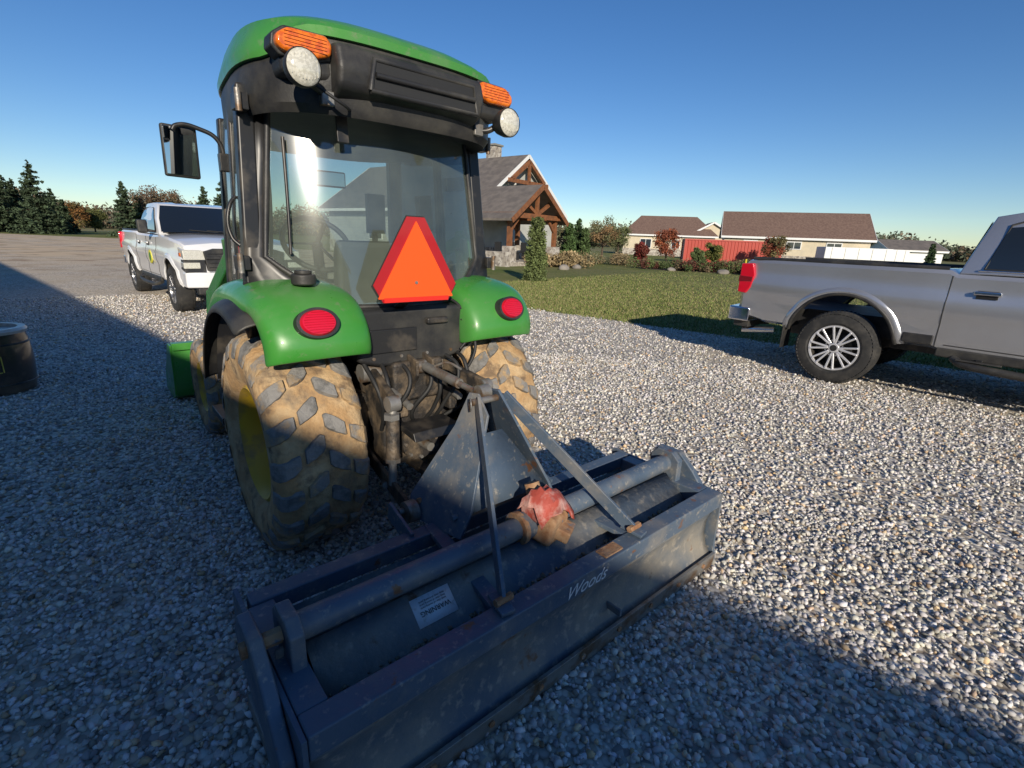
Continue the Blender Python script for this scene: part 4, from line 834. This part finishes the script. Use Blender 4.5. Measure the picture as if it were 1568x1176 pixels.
for s in (-1, 1):
    a = [(-4, s * 2.9, 2.45), (3.5, s * 2.9, 2.45), (3.5, 0, 4.45), (-4, 0, 4.45)]; mk('porch_roof_%d' % s, a + [(p[0], p[1], p[2] + .12) for p in a], [(0, 1, 2, 3), (4, 5, 6, 7), (0, 1, 5, 4), (1, 2, 6, 5), (2, 3, 7, 6), (3, 0, 4, 7)], SHING2, PE, smooth=False)
    bar('porch_rake_%d' % s, (3.52, s * 2.9, 2.46), (3.52, 0, 4.46), .05, .28, TIMB, PE)
    for x in (2.9, 0, -2.9):
        bar('porch_post_%d_%d' % (s, x * 10), (x, s * 2.3, 1.0), (x, s * 2.3, 2.75), .24, .24, TIMB, PE, up=(0, 1, 0)); box('pier_%d_%d' % (s, x * 10), (x, s * 2.3, .55), (.6, .6, 1.1), STONE, PE, bevel=.02)
        bar('brace_%d_%d' % (s, x * 10), (x, s * 2.2, 2.0), (x, s * 1.5, 2.7), .14, .16, TIMB, PE)
    bar('porch_beam_%d' % s, (-3.2, s * 2.3, 2.8), (3.3, s * 2.3, 2.8), .2, .26, TIMB, PE)
    bar('truss_web_%d' % s, (3.1, 0, 2.9), (3.1, s * 1.25, 3.55), .15, .18, TIMB, PE)
bar('porch_tie', (3.1, -2.4, 2.8), (3.1, 2.4, 2.8), .2, .28, TIMB, PE); bar('porch_king', (3.1, 0, 2.8), (3.1, 0, 4.4), .18, .2, TIMB, PE, up=(0, 1, 0))
box2('porch_floor', (-4, -2.7, 0), (3.3, 2.7, .25), STONE, PE)
box2('porch_wall', (-3.9, -2.2, .25), (-3.7, 2.2, 2.7), STONE, PE); box2('garden_wall', (-2, -3.4, 0), (3.6, -3.1, .8), STONE, PE)
for k in range(3): box('porch_chair_seat_%d' % k, (1.6, -1.4 + k * 1.3, .7), (.55, .55, .1), DECB, PE); box('porch_chair_back_%d' % k, (1.35, -1.4 + k * 1.3, 1.0), (.08, .55, .6), DECB, PE); box('porch_chair_base_%d' % k, (1.6, -1.4 + k * 1.3, .45), (.45, .45, .4), DECB, PE)
yb = math.atan2(-.64, .77)
gable('pole_barn', (4.23 - .77 * 11 - .64 * 9.24, -10.1 + .64 * 11 - .77 * 9.24, 0), yb + math.pi, 40, 15.0, 5.18, 7.2, SIDE, SHING2, over=.5,
      wins=[(-8, 2, 1.4, 1.4, 'f'), (-2, 2, 1.4, 1.4, 'f'), (4, 2, 1.4, 1.4, 'f'), (10, 1.8, 3.5, 3, 'f')], lap=True)

# ------------------------------------------------------------------ VEGETATION
LEAF = attrmat('foliage', .85); BARK = pmat('bark', (.09, .065, .045), .95, bump=.8, bscale=20)
def conifer(name, loc, H_, Rb, col=(.05, .072, .038), n=2600, sz=.22, full=.9, nbm=16, flatb=0):
    E = empty(name, loc, rnd.uniform(0, 6)); cyl('trunk', (0, 0, 0), (0, 0, H_ * .97), H_ * .022, BARK, E, seg=10, r2=.01)
    nb_ = int(H_ * nbm); P_ = []; C = []
    for b in range(nb_):
        t = rnd.random() ** 1.25 * .95 + .02; z = H_ * t; L = Rb * (1 - t) ** full * rnd.uniform(.65, 1.15) + .08; a = rnd.uniform(0, 6.283); m = max(6, int(n / nb_ * (L / Rb) * 1.8))
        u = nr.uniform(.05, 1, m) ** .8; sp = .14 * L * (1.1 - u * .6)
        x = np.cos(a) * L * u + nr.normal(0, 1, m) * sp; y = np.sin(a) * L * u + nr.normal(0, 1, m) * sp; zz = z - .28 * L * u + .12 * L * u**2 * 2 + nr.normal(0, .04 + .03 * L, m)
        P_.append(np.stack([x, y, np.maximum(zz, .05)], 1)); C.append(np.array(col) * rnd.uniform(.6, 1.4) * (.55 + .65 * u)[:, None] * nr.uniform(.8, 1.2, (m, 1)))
        if L > .8 and b % 3 == 0: cyl('limb_%d' % b, (0, 0, z), (math.cos(a) * L * .8, math.sin(a) * L * .8, z - .12 * L), .03, BARK, E, seg=5, r2=.008)
    quads('crown', np.concatenate(P_), sz, np.concatenate(C), LEAF, E, flat=.3); return E
def broadleaf(name, loc, H_, Rc, cols, n=2500, sz=.16, trunk=.35, nc=26):
    E = empty(name, loc, rnd.uniform(0, 6)); cyl('trunk', (0, 0, 0), (0, 0, H_ * .6), H_ * .025 + .02, BARK, E, seg=10, r2=H_ * .01)
    P_ = []; C = []
    for k in range(nc):
        d = Vector((rnd.gauss(0, 1), rnd.gauss(0, 1), rnd.gauss(0, 1))).normalized() * (rnd.random() ** .4)
        c = Vector((d.x * Rc, d.y * Rc, H_ * (trunk + (1 - trunk) * (.5 + .46 * d.z)))); m = n // nc
        P_.append(np.clip(nr.normal(0, 1, (m, 3)), -1.9, 1.9) * Rc * .17 + np.array(c)); col = np.array(cols[rnd.randrange(len(cols))]) * rnd.uniform(.65, 1.35)
        C.append(col * nr.uniform(.7, 1.3, (m, 1)))
        if k % 2 == 0: cyl('limb_%d' % k, (0, 0, H_ * rnd.uniform(.25, .5)), c, .02 + H_ * .006, BARK, E, seg=5, r2=.006)
    P2 = np.concatenate(P_); P2[:, 2] = np.maximum(P2[:, 2], .08); quads('crown', P2, sz, np.concatenate(C), LEAF, E); return E
def atpix(tanb, Y): return (tanb * Y, Y, 0)
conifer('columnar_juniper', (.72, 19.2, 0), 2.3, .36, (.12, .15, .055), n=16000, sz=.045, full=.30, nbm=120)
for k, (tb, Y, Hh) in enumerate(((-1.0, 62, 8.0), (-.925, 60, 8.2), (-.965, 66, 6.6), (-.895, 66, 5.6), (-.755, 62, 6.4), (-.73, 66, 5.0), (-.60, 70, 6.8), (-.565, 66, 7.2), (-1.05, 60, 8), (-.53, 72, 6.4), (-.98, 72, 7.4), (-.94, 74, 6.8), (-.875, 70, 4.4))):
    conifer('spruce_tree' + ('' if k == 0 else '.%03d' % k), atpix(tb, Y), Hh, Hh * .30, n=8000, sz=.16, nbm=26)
for k, (tb, Y, Hh, cc) in enumerate(((-.70, 68, 6.4, [(.17, .11, .07), (.13, .11, .07)]), (-.665, 72, 6.0, [(.20, .12, .07), (.15, .12, .07)]), (-.86, 80, 4.6, [(.22, .11, .04), (.14, .11, .04)]), (-.82, 85, 4.0, [(.12, .13, .045)]),)):
    broadleaf('autumn_tree' + ('' if k == 0 else '.%03d' % k), atpix(tb, Y), Hh, Hh * .40, cc, n=7000, sz=.13, nc=40, trunk=.15)
sp = [(.075, 44, 3.2, 'b', [(.20, .19, .13), (.15, .16, .08)]), (.10, 42, 3.0, 'c', (.07, .115, .04)), (.115, 44, 3.4, 'c', (.06, .10, .04)), (.13, 43, 2.6, 'c', (.08, .12, .045)), (.165, 46, 3.6, 'b', [(.22, .14, .07), (.14, .14, .07)]), (.195, 48, 3.2, 'b', [(.14, .16, .07)]), (.14, 50, 3.0, 'b', [(.16, .18, .10)]),
      (.24, 38, 1.6, 'b', [(.16, .03, .025), (.12, .035, .025)]), (.29, 42, 2.8, 'b', [(.30, .09, .04), (.22, .07, .04)]), (.38, 44, 2.0, 'b', [(.13, .14, .04)]), (.50, 42, 2.6, 'b', [(.24, .07, .04), (.13, .11, .05)]), (.80, 60, 2.8, 'c', (.05, .08, .035)), (.35, 41, 1.4, 'b', [(.10, .13, .05)])]
i1 = i2 = 0
for tb, Y, Hh, ty, cc in sp:
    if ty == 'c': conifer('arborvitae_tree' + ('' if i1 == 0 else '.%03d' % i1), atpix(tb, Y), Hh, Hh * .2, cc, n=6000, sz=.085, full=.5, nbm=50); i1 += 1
    else: broadleaf('ornamental_tree' + ('' if i2 == 0 else '.%03d' % i2), atpix(tb, Y), Hh, Hh * .36, cc, n=4000, sz=.075, trunk=.15); i2 += 1
def bed(name, pts_, n, hmax, cols, sz=.06):
    P_ = []; C = []
    for k in range(n):
        i = rnd.randrange(len(pts_) - 1); t = rnd.random(); a, b = pts_[i], pts_[i + 1]; x = a[0] + (b[0] - a[0]) * t + rnd.gauss(0, .5); y = a[1] + (b[1] - a[1]) * t + rnd.gauss(0, .7)
        hh = hmax * rnd.uniform(.35, 1); m = 160; q = nr.normal(0, 1, (m, 3)); q /= np.linalg.norm(q, axis=1)[:, None]; q *= nr.uniform(.5, 1, (m, 1)) * np.array([hh * .6, hh * .6, hh * .5]); q[:, 2] += hh * .5
        P_.append(q + np.array([x, y, 0])); C.append(np.array(cols[rnd.randrange(len(cols))]) * nr.uniform(.6, 1.35, (m, 1)))
    return quads(name, np.concatenate(P_), sz, np.concatenate(C), LEAF)
bed('garden_shrubs', [(2.2, 33), (5, 36), (8.4, 36)], 70, .95, [(.12, .15, .05), (.20, .15, .08), (.18, .18, .11), (.28, .21, .12)])
bed('garden_shrubs.001', [(8.2, 33), (11.5, 31.5), (14.2, 30.5)], 100, .8, [(.13, .05, .035), (.10, .13, .045), (.16, .12, .07), (.08, .11, .04)])
bed('garden_shrubs.002', [(15.5, 38), (19, 38), (23, 39)], 60, .8, [(.13, .15, .06), (.22, .16, .09), (.10, .12, .05)])
bed('ornamental_grasses', [(1.2, 29.5), (3.5, 31)], 24, 1.0, [(.36, .27, .15), (.28, .21, .11)], sz=.09)
mk('mulch_bed', [(7.5, 31.8, .005), (14.8, 29, .005), (15.6, 31, .005), (9, 34.5, .005)], [(0, 1, 2, 3)], pmat('mulch', (.06, .04, .03), .95, bump=1, bscale=10))
ROCK = pmat('boulder_stone', (.20, .18, .155), .9, layers=[((.28, .25, .21), 3, .4, .6)], bump=.8, bscale=8)
k = 0
for x, y, s in ((2.6, 27.5, .30), (3.4, 29, .26), (9.3, 30.6, .25), (12, 29.5, .3), (13.6, 29.2, .24)):
    blob('boulder' + ('' if k == 0 else '.%03d' % k), (x, y, s * .3), (s, s * .8, s * .6), ROCK, None, k + 5, .3); k += 1
def play(name, x, y, cols):
    E = empty(name, (x, y, 0), rnd.uniform(-.5, .5))
    for q, c in enumerate(cols):
        m = pmat(name + '_plastic_%d' % q, c, .4); prism('panel_%d' % q, [(-.35, 0), (.35, 0), (.25, .5), (-.1, .65), (-.3, .45)], 'xz', q * .3, q * .3 + .12, m, E, bevel=.04); cyl('post_%d' % q, (-.4 + q * .35, .1, 0), (-.4 + q * .35, .1, .9), .05, m, E)
play('playground_toy', 14.2, 28.8, [(.03, .12, .5), (.6, .45, .03), (.5, .04, .03)]); play('playground_toy.001', 13.1, 28.4, [(.6, .45, .03), (.03, .3, .1)])
def treeline():
    P_ = []; C = []
    for k in range(2600):
        ang_ = rnd.uniform(-62, 62); d = rnd.uniform(170, 300); x = math.sin(rad(ang_)) * d; y = math.cos(rad(ang_)) * d
        hh = rnd.uniform(3.5, 7) * (1 + .25 * math.sin(ang_ * .55 + 1)) * (1.25 if ang_ < 12 else .95); m = 95
        q = nr.normal(0, 1, (m, 3)); q /= np.linalg.norm(q, axis=1)[:, None]; q *= nr.uniform(.3, 1, (m, 1)) ** .5 * np.array([hh * .75, hh * .75, hh * .5]) * nr.uniform(.8, 1.08, (m, 1)); q[:, 2] = np.maximum(q[:, 2] + hh * .5, .1)
        P_.append(q + np.array([x, y, 0])); c = rnd.choice([(.12, .125, .085), (.17, .13, .09), (.15, .14, .10), (.20, .14, .08), (.10, .12, .08)]); C.append(np.array(c) * rnd.uniform(.7, 1.3) * nr.uniform(.75, 1.25, (m, 1)))
    quads('distant_treeline', np.concatenate(P_), .55, np.concatenate(C), LEAF)
treeline()
